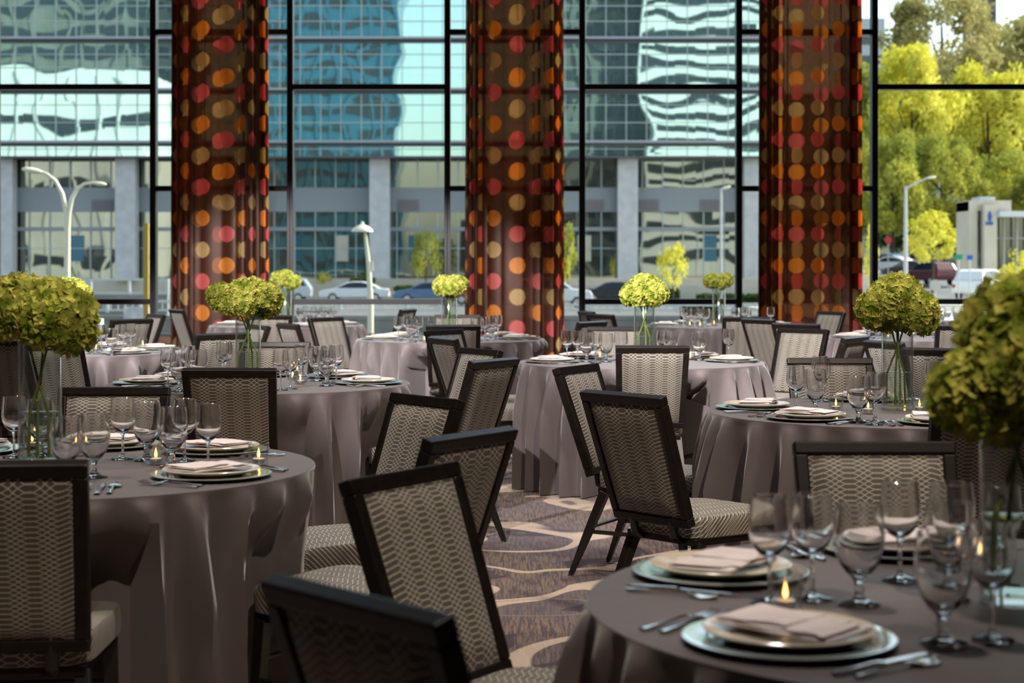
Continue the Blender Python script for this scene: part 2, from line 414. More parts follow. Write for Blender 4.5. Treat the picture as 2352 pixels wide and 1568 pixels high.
# ------------------------------------------------------------------ curtains
def curtain(xc, wd, seed, label):
    rnd = random.Random(seed); n = 420; nf = 19
    ph = [rnd.uniform(0, 6) for _ in range(6)]
    pts = []
    for i in range(n+1):
        s = i/n; a = -pi*.75+2*pi*s          # wraps round the gathered column, both layers
        c_, s_ = cos(a), sin(a)
        X = wd/2*math.copysign(abs(c_)**.62, c_); Y = .17*math.copysign(abs(s_)**.8, s_)
        t = 2*pi*nf*s+.9*sin(2*pi*s*3+ph[0])+.7*sin(2*pi*s*7+ph[1])
        am = .044*(.65+.35*sin(2*pi*s*5+ph[2]))
        pts.append((X+.02*sin(2*t+ph[3])*abs(s_)+am*sin(t)*c_, Y+am*sin(t)*(1 if s_ > 0 else -1)*1.2))
    L = [0]
    for i in range(n): L.append(L[-1]+sqrt((pts[i+1][0]-pts[i][0])**2+(pts[i+1][1]-pts[i][1])**2))
    mb = MB(); rows = []; uv = []
    for j in range(16):
        z = .02+8.2*j/15; k = 1+.03*sin(z*1.1+seed)
        rows.append([(x*(1.03-.005*z), y*k+.006*sin(z*2+i*.05), z) for i, (x, y) in enumerate(pts)])
        uv += [(l, z) for l in L]
    mb.grid(rows); mb.uv = uv
    o = mb.obj('curtain', M['curtain'], smooth='all', loc=(xc, WY-.40, 0))
    tag(o, label, 'curtain', 'dotted curtains at the window wall')
    return o
curtain(-3.38, 1.04, 3, 'sheer brown curtain with orange and pink dots, leftmost of the three')
curtain(0.03, 1.06, 8, 'sheer brown dotted curtain in the middle of the window wall')
curtain(3.44, 1.10, 15, 'sheer brown dotted curtain beside the pane with yellow trees')
tr = MB().tube([(-RX, WY-.42, 8.25), (RX, WY-.42, 8.25)], .025, 8)
tag(tr.obj('curtain_rail', M['alu']), 'dark rail the dotted curtains hang from', 'curtain rail')

# ------------------------------------------------------------------ chair
def make_chair():
    r = empty('banquet_chair')
    zb, zt, yb, yt = .442, .91, -.226, -.388
    def bp(x, s, dd):       # s 0..1 up the back, dd offset along the panel normal (+ = forward)
        nx = Vector((0, zt-zb, yt*-1+yb)).normalized()
        nrm = Vector((0, (zt-zb), (yb-yt))).normalized()
        return Vector((x, yb+(yt-yb)*s, zb+(zt-zb)*s)) + nrm*dd
    wt, wb, fw, th = .208, .192, .034, .019
    fr = MB(); H = sqrt((zt-zb)**2+(yt-yb)**2); fs = fw/H
    def hw(s): return wb+(wt-wb)*s
    def bar(xa0, xa1, s0, xb0, xb1, s1):
        fr.hexa([bp(xa0, s0, -th), bp(xa1, s0, -th), bp(xa1, s0, th), bp(xa0, s0, th), bp(xb0, s1, -th), bp(xb1, s1, -th), bp(xb1, s1, th), bp(xb0, s1, th)])
    bar(-hw(0), hw(0), 0, -hw(fs), hw(fs), fs)
    bar(-hw(1-fs), hw(1-fs), 1-fs, -hw(1), hw(1), 1)
    bar(-hw(fs), -hw(fs)+fw, fs, -hw(1-fs), -hw(1-fs)+fw, 1-fs)
    bar(hw(fs)-fw, hw(fs), fs, hw(1-fs)-fw, hw(1-fs), 1-fs)
    fr.obj('back_frame', M['frame'], r, bevel=.005)
    cu = MB(); rows = []; nx_, ns = 10, 12
    for side in (1, -1):
        rows = []
        for j in range(ns+1):
            s = fs+(1-2*fs)*j/ns; row = []
            for i in range(nx_+1):
                q = -1+2*i/nx_; x = q*(hw(s)-fw+.002)
                ed = min(1, min(1-abs(q), 1-abs(2*j/ns-1))*5)
                row.append(bp(x, s, side*(.010+.016*sqrt(max(0, ed)))))
            rows.append(row if side == -1 else row[::-1])
        cu.grid(rows)
    cu.obj('back_cushion', M['fabric'], r, smooth=True)
    st = MB(); prof = [(.86, .392), (.98, .398), (1.0, .42), (1.0, .445), (.975, .462), (.90, .470), (.5, .475), (0.0, .477)]
    n = 40; rows = []
    for (k, z) in prof:
        row = []
        for i in range(n+1):
            a = 2*pi*i/n; c_, s_ = cos(a), sin(a); e = .28
            X = math.copysign(abs(c_)**e, c_); Y = math.copysign(abs(s_)**e, s_)
            wdt = .205+.020*Y
            kk = 1-(1-k)*(.32 if k > .8 else 1)
            row.append((X*wdt*kk, .015+Y*.220*kk, z))
        rows.append(row)
    st.grid(rows); st.add([rows[0][i] for i in range(n)], [tuple(range(n-1, -1, -1))])
    st.obj('seat', M['fabric'], r, smooth=True)
    MB().hexa([(-.175, -.195, .368), (.175, -.195, .368), (.205, .215, .368), (-.205, .215, .368), (-.175, -.195, .394), (.175, -.195, .394), (.205, .215, .394), (-.205, .215, .394)]).obj('seat_frame', M['frame'], r, bevel=.004)
    def leg(top, foot):
        m_ = MB().tube([top, Vector(top)*.5+Vector(foot)*.5, foot], [.027, .023, .014], 4)
        o = m_.obj('leg', M['legmetal'], r, bevel=.002)
        g = MB().lathe([(.006, .014), (.009, .012), (.014, .005), (.014, 0)], 12, Matrix.Translation((foot[0], foot[1], 0)), cap0=True, cap1=True)
        g.obj('glide', M['chrome'], o, smooth=False)
    for sx in (-1, 1):
        leg((sx*.185, .195, .375), (sx*.195, .225, .010)); leg((sx*.165, -.165, .375), (sx*.195, -.315, .010))
    def mid(a, b, z): a, b = Vector(a), Vector(b); return a+(b-a)*((a.z-z)/(a.z-b.z))
    for sx in (-1, 1):
        MB().tube([mid((sx*.185, .195, .375), (sx*.195, .225, .01), .20), mid((sx*.165, -.165, .375), (sx*.195, -.315, .01), .20)], .009, 6).obj('stretcher', M['legmetal'], r)
    for (t_, f_, z_) in (((.185, .195, .375), (.195, .225, .01), .26), ((.165, -.165, .375), (.195, -.315, .01), .22)):
        p = mid(t_, f_, z_); MB().tube([(-p.x, p.y, p.z), p], .009, 6).obj('stretcher', M['legmetal'], r)
    for sx in (-1, 1):
        MB().tube([(sx*.10, -.12, .380), (sx*.10, -.195, .382), (sx*.10, -.226, .40), (sx*.10, -.232, .44), (sx*.10, -.240, .475)], [.014, .017, .018, .017, .014], 6).obj('back_bracket', M['legmetal'], r, bevel=.002)
    return r
CH = [  # back-top centre pixel x, distance of the back top, heading (deg clockwise from straight away), label
 (-8, 4.02, -6, 'patterned chair cut by the frame at the near left, seat toward the big round table'),
 (1428, 6.17, 50, 'patterned chair with dark shaded back standing alone by the carpet aisle'),
 (1322, 7.85, 118, 'patterned chair tucked behind the shaded aisle chair, its front lit'),
 (1499, 9.75, 0, 'patterned chair squarely against the front of the centre table'),
 (1137, 8.37, -58, 'patterned chair turned half away, tallest of the cluster left of the carpet'),
 (1105, 9.4, -122, 'tan-lit chair facing the camera behind the cluster left of the carpet'),
 (1016, 10.85, 64, 'patterned chair with its seat showing left of the centre table skirt'),
 (1041, 13.1, 0, 'patterned chair squarely in front of the table with the middle curtain behind'),
 (1018, 12.1, 125, 'narrow tan-fronted chair between two chairs before the middle curtain'),
 (938, 17.8, -72, 'small distant chair by the glass beyond the lamp pole'),
 (1051, 15.75, 180, 'chair on the far side of the table by the middle curtain'),
 (526, 7.63, 0, 'square-on patterned chair back between the two left tables'),
 (264, 6.47, 180, 'tan chair front behind the goblets of the near left table'),
 (18, 10.6, 0, 'chair back half hidden by the big hydrangea bouquet'),
 (118, 10.0, 130, 'chair beside the tall vase of the near left table, facing right'),
 (304, 14.5, -47, 'dark chair back under the purple-grey mullion'),
 (360, 15.9, -122, 'brightly lit pale chair front at the left window'),
 (405, 17.7, 60, 'olive grey chair back before the first curtain'),
 (512, 11.5, -40, 'chair back with wavy lines just behind the two-headed bouquet vase'),
 (597, 13.05, -118, 'dark chair glimpsed through the vase before the first curtain'),
 (618, 15.6, 0, 'brown chair back under the bright yellow-green bouquet'),
 (660, 13.4, 61, 'small chair with dazzling white lit fabric'),
 (747, 14.9, 128, 'dark chair turned right in front of the plates near the lamp pole'),
 (632, 10.2, 180, 'tan chair front behind the glasses of the second left table'),
 (1361, 13.9, -55, 'chair with a blue-lit top rail left of the centre bouquet'),
 (1378, 15.9, 58, 'leaning chair near the pane beside the centre bouquet'),
 (1346, 16.9, 72, 'chair touching the mullion next to the middle curtain'),
 (1415, 12.7, 180, 'tan chair front behind the glasses of the centre table'),
 (1605, 18.75, 180, 'low chair against the window behind the small round table'),
 (1714, 15.1, 0, 'dark chair back with blue top rail before the third curtain'),
 (1740, 14.55, 58, 'brown chair back turned right before the third curtain'),
 (1827, 13.4, 40, 'chair with blue top rail just behind the pale sunlit chair'),
 (1846, 12.3, -138, 'pale lit chair front with a shadow across its lower corner'),
 (1905, 8.48, 180, 'wide chair front behind the wine glasses of the right table'),
 (1910, 16.8, -118, 'bright white chair front beside the third curtain foot'),
 (1966, 11.0, -58, 'small chair with lit top rail left of the round hydrangea bouquet'),
 (2028, 10.3, 70, 'chair mostly hidden behind the tall vase of the right table'),
 (2160, 9.44, 28, 'grey wavy chair back to the right of the tall vase'),
 (2212, 13.1, 0, 'dark chair back between the two big bouquets'),
 (2283, 5.69, -4, 'chair back half behind the blurred bouquet on the far right'),
 (2006, 4.48, 180, 'tan chair front facing the camera across the blurred right table'),
 (982, 6.03, -127, 'brown-lit chair front left of the aisle, facing the near left table'),
 (1085, 4.72, -57, 'chair turned away with black rail, overlapping the brown-lit chair'),
 (920, 3.86, 122, 'large beige-lit chair at lower centre with a diagonal shadow'),
 (805, 2.40, 49, 'nearest, darkest and most blurred chair at the bottom edge'),
]
CPOS = []
proto = make_chair()
for i, (x, d, a, lab) in enumerate(CH):
    a = radians(a); bx, by = (x-CXP)/F*d, d
    loc = (bx+.388*sin(a), by+.388*cos(a), 0)
    CPOS.append((loc[0], loc[1], a))
    if i == 0: o = proto; o.location = loc; o.rotation_euler = (0, 0, -a)
    else: o = copy_tree(proto, loc, -a)
    tag(o, lab, 'chair', 'patterned banquet chairs')

# ------------------------------------------------------------------ tables and cloths
T = {  # x, y
 'T1': (-1.36, 5.22, 'near left table', 6), 'T2': (-1.29, 8.9, 'second left table', 6), 'T3': (-3.06, 12.2, 'far left table', 5),
 'T4': (-0.50, 14.2, 'table by the middle curtain', 5), 'T5': (0.806, 10.85, 'centre table', 6), 'T6': (1.58, 7.2, 'right table', 6),
 'T7': (0.90, 3.12, 'near right table', 6), 'T8': (-2.25, 17.4, 'window table at the first curtain', 5),
 'T9': (2.07, 17.3, 'window table by the third curtain', 5), 'T10': (3.35, 14.5, 'far right table', 5), 'T11': (4.9, 17.6, 'corner window table', 4)}
def tuck(tx, ty, r, q, z):
    k = min(1, max(0, (.72-z)/.20)); k = k*k*(3-2*k)
    if k <= 0: return r
    r0 = r
    for (cx, cy, a) in CPOS:
        if (cx-tx)**2+(cy-ty)**2 > 1.6: continue
        while r > .3:
            X, Y = tx+r*cos(q)-cx, ty+r*sin(q)-cy
            lx, ly = X*cos(a)-Y*sin(a), X*sin(a)+Y*cos(a)
            lim = .272-max(0, abs(lx)-.265)*3
            if abs(lx) < .36 and -.40 < ly < lim: r -= .006
            else: break
    return r0+(r-r0)*k
def cloth_mesh(seed, tx, ty, R=.765, n=300):
    rnd = random.Random(seed); nf = 30; th = []
    a = rnd.random()
    while a < 2*pi+.0: th.append((a, rnd.uniform(.75, 1.25), rnd.uniform(.034, .052))); a += 2*pi/nf*rnd.uniform(.75, 1.3)
    lean = [rnd.uniform(-.05, .05) for _ in th]
    rows = []
    for r in (0.001, .2, .4, .6, .70, .745): rows.append([(r, .7615)]*n)
    zs = [.7605, .755, .742, .72, .69, .65, .61, .575, .54, .51, .47, .39, .31, .22, .13, .06, .006]
    rr = []
    for z in zs:
        t = max(0.0, (.76-z)/.76); row = []
        for k in range(n):
            q = 2*pi*k/n; f = 0
            for (a0, amp, wd), ln in zip(th, lean):
                dlt = (q-a0-ln*t+pi) % (2*pi)-pi
                wdd = wd*(1.25-.5*t)
                if abs(dlt) < .4: f += amp*math.exp(-(dlt/wdd)**2)
            f = min(f, 1.3)
            A = .120*min(1, t*2.6)**.75
            base = R+.010*min(1, t*12)+.010*t
            row.append((tuck(tx, ty, base+A*(f-.40)*(1 if t > .01 else 0), q, z), z))
        rr.append(row)
    rows += rr
    mb = MB()
    for row in rows: mb.v += [(r*cos(2*pi*k/n), r*sin(2*pi*k/n), z) for k, (r, z) in enumerate(row)]
    for j in range(len(rows)-1):
        for k in range(n): mb.f.append((j*n+k, j*n+(k+1) % n, (j+1)*n+(k+1) % n, (j+1)*n+k))
    return mb
for i, (k, (x, y, nm, ns)) in enumerate(T.items()):
    o = cloth_mesh(11+i, x, y).obj('tablecloth', M['cloth'], smooth=True, loc=(x, y, 0))
    tag(o, 'floor-length mauve grey cloth draping the '+nm, 'tablecloth', 'round tablecloths')
    t = empty('banquet_table', (x, y, 0)); tag(t, 'round banquet table standing under the cloth of the '+nm, 'table', 'round banquet tables')
    MB().lathe([(.70, .735), (.745, .735), (.748, .745), (.745, .757), (.70, .757)], 48, cap0=True, cap1=True).obj('tabletop', M['sillwood'], t)
    for a in range(4):
        q = pi/4+a*pi/2
        MB().tube([(.42*cos(q), .42*sin(q), .736), (.47*cos(q), .47*sin(q), 0.001)], .016, 8).obj('leg', M['legmetal'], t)

# ------------------------------------------------------------------ tableware prototypes (built once, moved to first use)
def lathe_obj(name, prof, n, mat, parent=None, **kw): return MB().lathe(prof, n, **kw).obj(name, mat, parent, smooth=True)
def split_mat(o, zc, mat):
    o.data.materials.append(mat)
    for p in o.data.polygons:
        if p.center.z > zc: p.material_index = 1
    return o
def stemware(kind, parts, n=24):
    if kind == 'wine':
        foot = [(0.0005, 0.0005), (.034, .0005), (.0355, .002), (.034, .0035), (.018, .006), (.007, .011), (.0045, .018)]
        stem = [(.0045, .018), (.0036, .035), (.0034, .055), (.0042, .072), (.0075, .081)]
        bowl = [(.0075, .081), (.018, .087), (.028, .098), (.0355, .113), (.0385, .130), (.0385, .148), (.0365, .168), (.0345, .190),
                (.0338, .1905), (.0333, .190), (.0352, .168), (.0372, .148), (.0372, .131), (.0342, .115), (.0265, .101), (.016, .0925), (.006, .0895), (.0004, .089)]
    else:
        foot = [(0.0005, 0.0005), (.037, .0005), (.0385, .0025), (.036, .0045), (.020, .008), (.011, .014), (.008, .021)]
        stem = [(.008, .021), (.0095, .028), (.0075, .034), (.010, .043), (.014, .049)]
        bowl = [(.014, .049), (.024, .058), (.034, .073), (.042, .094), (.0455, .118), (.0450, .142), (.0425, .165), (.0405, .178),
                (.0396, .1787), (.0389, .178), (.041, .164), (.0432, .142), (.0437, .119), (.040, .096), (.032, .077), (.021, .064), (.010, .059), (.0004, .058)]
    zc = 9
    name = 'wine_glass' if kind == 'wine' else 'water_goblet'
    if parts:
        r = empty(name)
        lathe_obj('foot', foot, n, M['glass'], r); lathe_obj('stem', stem, n, M['glass'], r); split_mat(lathe_obj('bowl', bowl, n, M['glass'], r), zc, M['thin'])
        return r
    return split_mat(lathe_obj(name, foot+stem[1:]+bowl[1:], n, M['glass']), zc, M['thin'])
USED = set()
def place(proto, loc, rz=0, label=None, cat=None, group=None, scale=None):
    if proto.name not in USED:
        USED.add(proto.name); o = proto; o.location = loc; o.rotation_euler = (0, 0, rz)
        if scale: o.scale = (scale,)*3
    else: o = copy_tree(proto, loc, rz, scale=scale if scale else 1.0)
    tag(o, label, cat, group); return o
GW = {True: stemware('wine', True, 32), False: stemware('wine', False, 20)}
GG = {True: stemware('goblet', True, 32), False: stemware('goblet', False, 20)}
charger = lathe_obj('charger_plate', [(.0005, .001), (.11, .001), (.165, .008), (.171, .0105), (.1712, .0125), (.168, .013), (.12, .007), (.0005, .006)], 56, M['charger'])
plate = lathe_obj('dinner_plate', [(.0005, .0), (.08, .0), (.10, .003), (.137, .0155), (.1385, .018), (.136, .0195), (.105, .011), (.092, .007), (.0005, .0065)], 56, M['china'])
def napkin_mesh():
    mb = MB(); rnd = random.Random(4)
    for k, (x0, x1, y0, y1, z0, z1) in enumerate([(-.095, .095, -.055, .06, .0, .010), (-.092, .060, -.050, .062, .010, .017), (-.090, .022, -.045, .058, .017, .023), (.030, .088, -.052, .045, .0105, .0155)]):
        nx_, ny = 12, 6; rows = []
        def zt(i, j, top):
            u, v = i/nx_, j/ny; e = min(u, 1-u, v, 1-v)
            return (z0+(z1-z0)*(.35+.65*min(1, e*5)) if top else z0) + .003*sin(u*5+k*2)*sin(v*3+1)
        top = [[(x0+(x1-x0)*i/nx_, y0+(y1-y0)*j/ny+.004*sin(i*.6+k), zt(i, j, 1)) for i in range(nx_+1)] for j in range(ny+1)]
        bot = [[(p[0], p[1], z0+.003*sin(i/nx_*5+k*2)*sin(j/ny*3+1)-.0005) for i, p in enumerate(r)][::-1] for j, r in enumerate(top)]
        mb.grid(top); mb.grid(bot)
        edge = [top[0][i] for i in range(nx_+1)]+[top[j][nx_] for j in range(1, ny+1)]+[top[ny][i] for i in range(nx_-1, -1, -1)]+[top[j][0] for j in range(ny-1, -1, -1)]
        be = [(p[0], p[1], z0-.0005) for p in edge]; mb.grid([be, edge])
    mb.v = [(x, y, z*.55) for x, y, z in mb.v]
    return mb
napkin = napkin_mesh().obj('folded_napkin', M['napkin'], smooth=True)
def cutlery(kind):
    mb = MB(); L = {'fork': .19, 'knife': .225, 'spoon': .18}[kind]
    def strip(pts, th=.0022):   # (y, halfwidth, z)
        top = [[(-w_, y, z+th), (0, y, z+th*1.7), (w_, y, z+th)] for (y, w_, z) in pts]
        bot = [[(w_, y, z), (-w_, y, z)] for (y, w_, z) in pts]
        mb.grid(top); mb.grid(bot)
        mb.grid([[(-w_, y, z), (-w_, y, z+th)] for (y, w_, z) in pts]); mb.grid([[(w_, y, z+th), (w_, y, z)] for (y, w_, z) in pts])
    if kind == 'fork':
        strip([(-.095, .007, .002), (-.085, .009, .002), (-.06, .006, .003), (-.03, .0035, .006), (.01, .003, .009), (.025, .005, .007), (.038, .011, .004), (.050, .0125, .003)])
        for x in (-.0100, -.0034, .0034, .0100):
            b = [(x-.0016, x+.0016)]; pts = [(.050, .003), (.070, .004), (.095, .009)]
            top = [[(x-.0016, y, z+.0022), (x+.0016, y, z+.0022)] for y, z in pts]; bot = [[(x+.0016, y, z), (x-.0016, y, z)] for y, z in pts]
            mb.grid(top); mb.grid(bot); mb.grid([[(x-.0016, y, z), (x-.0016, y, z+.0022)] for y, z in pts]); mb.grid([[(x+.0016, y, z+.0022), (x+.0016, y, z)] for y, z in pts])
    elif kind == 'knife':
        strip([(-.11, .007, .001), (-.10, .009, .002), (-.06, .0075, .003), (-.02, .006, .004), (-.012, .0075, .004), (-.005, .0055, .003), (.0, .009, .002), (.06, .0105, .0015), (.095, .0085, .001), (.112, .002, .001)], .003)
    else:
        strip([(-.09, .006, .002), (-.08, .0085, .002), (-.05, .005, .004), (.0, .003, .008), (.03, .004, .007), (.045, .014, .003), (.065, .0195, .001), (.082, .015, .003), (.092, .004, .006)])
    return mb.obj(kind if kind != 'spoon' else 'soup_spoon', M['silver'], smooth=True)
CU = {k: cutlery(k) for k in ('fork', 'knife', 'spoon')}
def holder(kind):
    if kind == 'round':
        return lathe_obj('votive_holder', [(.0005, .0005), (.022, .0005), (.033, .008), (.0385, .026), (.036, .044), (.029, .058), (.0275, .0585), (.0265, .058), (.0335, .044), (.036, .026), (.031, .011), (.020, .0055), (.0005, .005)], 32, M['thin'])
    return lathe_obj('votive_holder', [(.0005, .0005), (.027, .0005), (.029, .003), (.0315, .066), (.0305, .0668), (.0290, .066), (.0265, .009), (.024, .0075), (.0005, .0075)], 32, M['thin'])
HO = {'r': holder('round'), 's': holder('straight')}
def tealight():
    r = empty('tealight_candle')
    lathe_obj('tin_cup', [(.0005, 0), (.0185, 0), (.019, .012), (.0183, .012), (.0180, .002), (.0005, .002)], 24, M['tin'], r)
    lathe_obj('wax', [(.0178, .002), (.0178, .0125), (.015, .0132), (.0005, .012)], 24, M['wax'], r)
    lathe_obj('flame', [(.0002, .015), (.0035, .019), (.0045, .024), (.0032, .032), (.0015, .039), (.0002, .045)], 12, M['flame'], r)
    MB().tube([(0, 0, .012), (.0005, 0, .020)], .0008, 5).obj('wick', M['tyre'], r)
    return r
TL = tealight()

TOP = .7625
OBS = []
def settle(x, y, r, tx, ty):
    for _ in range(60):
        hit = False
        for (ox, oy, orr) in OBS:
            dx, dy = x-ox, y-oy; d = sqrt(dx*dx+dy*dy) or 1e-4; need = r+orr+.003
            if d < need: x += dx/d*(need-d)*.7; y += dy/d*(need-d)*.7; hit = True
        q = sqrt((x-tx)**2+(y-ty)**2)
        if q > .70: x, y = tx+(x-tx)*.70/q, ty+(y-ty)*.70/q
        if not hit: break
    OBS.append((x, y, r)); return x, y
def setting(tx, ty, ang, name, near, r=.565, forks=2):
    a = radians(ang); x, y = tx+r*cos(a), ty+r*sin(a)
    rz = a+pi/2     # local +y toward the table centre
    rnd = random.Random(int(ang*7+tx*100)); rz += rnd.uniform(-.1, .1)
    def L(dx, dy, dz=0): return (x+dx*cos(rz)-dy*sin(rz), y+dx*sin(rz)+dy*cos(rz), TOP+dz)
    place(charger, L(0, 0), rz, 'aqua glass charger at '+name, 'charger plate', 'glass chargers')
    place(plate, L(0, 0, .0075), rz, 'cream dinner plate at '+name, 'plate', 'cream dinner plates')
    OBS.append((x, y, .172))
    place(napkin, L(rnd.uniform(-.005, .005), 0, .0272), rz+rnd.uniform(-.3, .3), 'folded blush napkin at '+name, 'napkin', 'folded napkins', scale=1.15)
    place(CU['fork'], L(-.190, -.01), rz+.08, 'silver fork at '+name, 'fork', 'inner forks')
    place(CU['knife'], L(.195, -.01), rz-.03, 'silver table knife at '+name, 'knife', 'table knives')
    if near:
        place(CU['fork'], L(-.222, -.02), rz+.05, 'outer silver fork at '+name, 'fork', 'outer forks')
        place(CU['spoon'], L(.228, -.02), rz-.06, 'silver soup spoon at '+name, 'spoon', 'soup spoons')
SET = {
 'T1': [(-84, 'the front'), (-27, 'the front right'), (44, 'the back right'), (88, 'the back'), (135, 'the back left')],
 'T2': [(-7, 'the right edge'), (50, 'the back right'), (96, 'the back'), (145, 'the back left'), (188, 'the left edge'), (-98, 'the front')],
 'T3': [(-40, 'the front right'), (22, 'the right edge'), (80, 'the back'), (140, 'the back left')],
 'T4': [(-165, 'the left edge'), (140, 'the back left'), (90, 'the back'), (42, 'the back right'), (-8, 'the right edge')],
 'T5': [(-171, 'the left edge'), (130, 'the back left'), (86, 'the back'), (46, 'the back right'), (2, 'the right edge')],
 'T6': [(169, 'the left edge'), (-137, 'the front left'), (-84, 'the front'), (30, 'the back right'), (90, 'the back')],
 'T7': [(151, 'the left edge'), (-144, 'the front left'), (98, 'the back')],
 'T8': [(180, 'the left edge'), (8, 'the right edge'), (120, 'the back left'), (60, 'the back right'), (-60, 'the front')],
 'T9': [(-172, 'the left edge'), (120, 'the back left'), (60, 'the back right'), (0, 'the right edge')],
 'T10': [(-168, 'the left edge'), (120, 'the back left'), (60, 'the back right'), (-60, 'the front')],
 'T11': [(-170, 'the left edge'), (100, 'the back')]}
for k, lst in SET.items():
    x, y, nm, ns = T[k]
    for a, pos in lst: setting(x, y, a, '%s of the %s' % (pos, nm), k in ('T1', 'T2', 'T5', 'T6', 'T7'))

BASEV = {'T1': (92, 1064), 'T2': (570, None), 'T3': (163, None), 'T4': (1032, None), 'T5': (1480, None), 'T6': (2061, 940), 'T7': (2335, None), 'T8': (656, None), 'T9': (1651, None)}
for k, (vx, vy) in BASEV.items():
    d = T[k][1] if vy is None else (EYE-TOP)*F/(vy-HZ); OBS.append(((vx-CXP)/F*d, d, .068))
GL = {  # glasses: kind, photo x, photo y of the foot
 'T1': [('w', 32, 1050), ('g', 82, 1046), ('g', 152, 1104), ('g', 216, 1096), ('w', 282, 1054), ('g', 336, 1057), ('g', 396, 1072), ('w', 424, 1058), ('w', 480, 1080)],
 'T2': [('w', 360, 884), ('w', 388, 880), ('g', 412, 898), ('g', 456, 886), ('w', 512, 868), ('w', 531, 866), ('w', 645, 896), ('w', 667, 893), ('w', 692, 876), ('g', 717, 875), ('g', 750, 886), ('w', 772, 880), ('w', 804, 880)],
 'T3': [('w', 186, 806), ('w', 233, 809), ('g', 250, 812), ('g', 268, 815), ('w', 284, 808), ('w', 300, 805)],
 'T4': [('w', 915, 783), ('w', 932, 780), ('g', 942, 786), ('w', 961, 782), ('g', 996, 780), ('g', 1074, 781), ('g', 1098, 783), ('w', 1114, 782), ('g', 1128, 781), ('w', 1141, 778), ('w', 1163, 778)],
 'T5': [('w', 1302, 828), ('w', 1326, 829), ('g', 1344, 831), ('w', 1368, 834), ('g', 1392, 831), ('g', 1426, 826), ('g', 1532, 822), ('g', 1556, 824), ('g', 1622, 828), ('w', 1634, 823), ('w', 1660, 822)],
 'T6': [('w', 1803, 944), ('g', 1860, 948), ('w', 1916, 916), ('w', 1939, 920), ('g', 1962, 970), ('w', 1982, 972), ('w', 2012, 968), ('w', 2143, 933), ('g', 2176, 944)],
 'T7': [('w', 1768, 1384), ('w', 1866, 1376), ('g', 1934, 1384), ('w', 2067, 1332), ('g', 2186, 1318), ('g', 2166, 1478), ('w', 2246, 1472), ('g', 2222, 1380), ('w', 2300, 1345)],
 'T8': [('g', 612, 748), ('w', 628, 747), ('g', 690, 748), ('w', 704, 747), ('w', 718, 749), ('g', 731, 748), ('w', 743, 747), ('g', 755, 748), ('w', 768, 747)],
 'T9': [('w', 1543, 748), ('w', 1564, 747), ('g', 1575, 749), ('g', 1596, 748), ('w', 1608, 747), ('g', 1620, 750), ('g', 1690, 748), ('w', 1704, 748), ('g', 1716, 747), ('w', 1770, 750)],
 'T10': [('w', 1961, 775), ('w', 1982, 776), ('g', 1996, 778), ('g', 2012, 776), ('g', 2120, 772), ('w', 2150, 775), ('g', 2230, 776)],
 'T11': [('w', 2162, 748), ('g', 2172, 747), ('w', 2184, 749), ('g', 2196, 748), ('w', 2208, 748)]}
ORD = ['leftmost', 'second from left', 'third from left', 'fourth from left', 'fifth from left', 'sixth from left', 'seventh from left', 'eighth from left', 'ninth from left', 'tenth from left']
for k, lst in GL.items():
    near = k in ('T1', 'T2', 'T5', 'T6', 'T7'); cnt = {'w': 0, 'g': 0}
    for (g, x, y) in sorted(lst, key=lambda q: q[1]):
        p = pxt(x, y, TOP); c = cnt[g]; cnt[g] += 1
        tx, ty = T[k][0], T[k][1]
        p.x, p.y = settle(p.x, p.y, .040 if g == 'w' else .047, tx, ty)
        lab = ('clear stemmed wine glass, %s on the %s' if g == 'w' else 'short-stemmed water goblet, %s on the %s') % (ORD[c], T[k][2])
        place((GW if g == 'w' else GG)[near], p, 0, lab, 'wine glass' if g == 'w' else 'goblet', 'wine glasses on the round tables' if g == 'w' else 'water goblets on the round tables')
VO = {'T1': [('r', 358, 1066), ('s', 594, 1068), ('s', 188, 1046), ('s', 74, 1030)], 'T2': [('r', 690, 882), ('r', 672, 872), ('s', 620, 862)],
      'T6': [('s', 1920, 944), ('s', 1994, 950), ('s', 2112, 946), ('r', 2070, 925)], 'T7': [('s', 1797, 1400), ('r', 2238, 1300)],
      'T5': [('r', 1378, 826), ('s', 1587, 826), ('s', 1664, 816)], 'T3': [('r', 214, 806), ('s', 328, 798)], 'T4': [('s', 975, 786), ('s', 1080, 774)],
      'T9': [('r', 1584, 750), ('r', 1608, 751), ('s', 1640, 748)], 'T10': [('s', 2040, 778), ('s', 2100, 772)]}
for k, lst in VO.items():
    for c, (g, x, y) in enumerate(sorted(lst, key=lambda q: q[1])):
        p = pxt(x, y, TOP); p.x, p.y = settle(p.x, p.y, .036, T[k][0], T[k][1])
        lab = '%s clear votive glass, %s on the %s' % ('bulbous' if g == 'r' else 'straight-sided', ORD[c], T[k][2])
        place(HO[g], p, 0, lab, 'candle holder', 'votive glasses')
        place(TL, (p.x, p.y, p.z+(.0055 if g == 'r' else .008)), 0, 'lit tealight, %s on the %s' % (ORD[c], T[k][2]), 'candle', 'lit tealights')

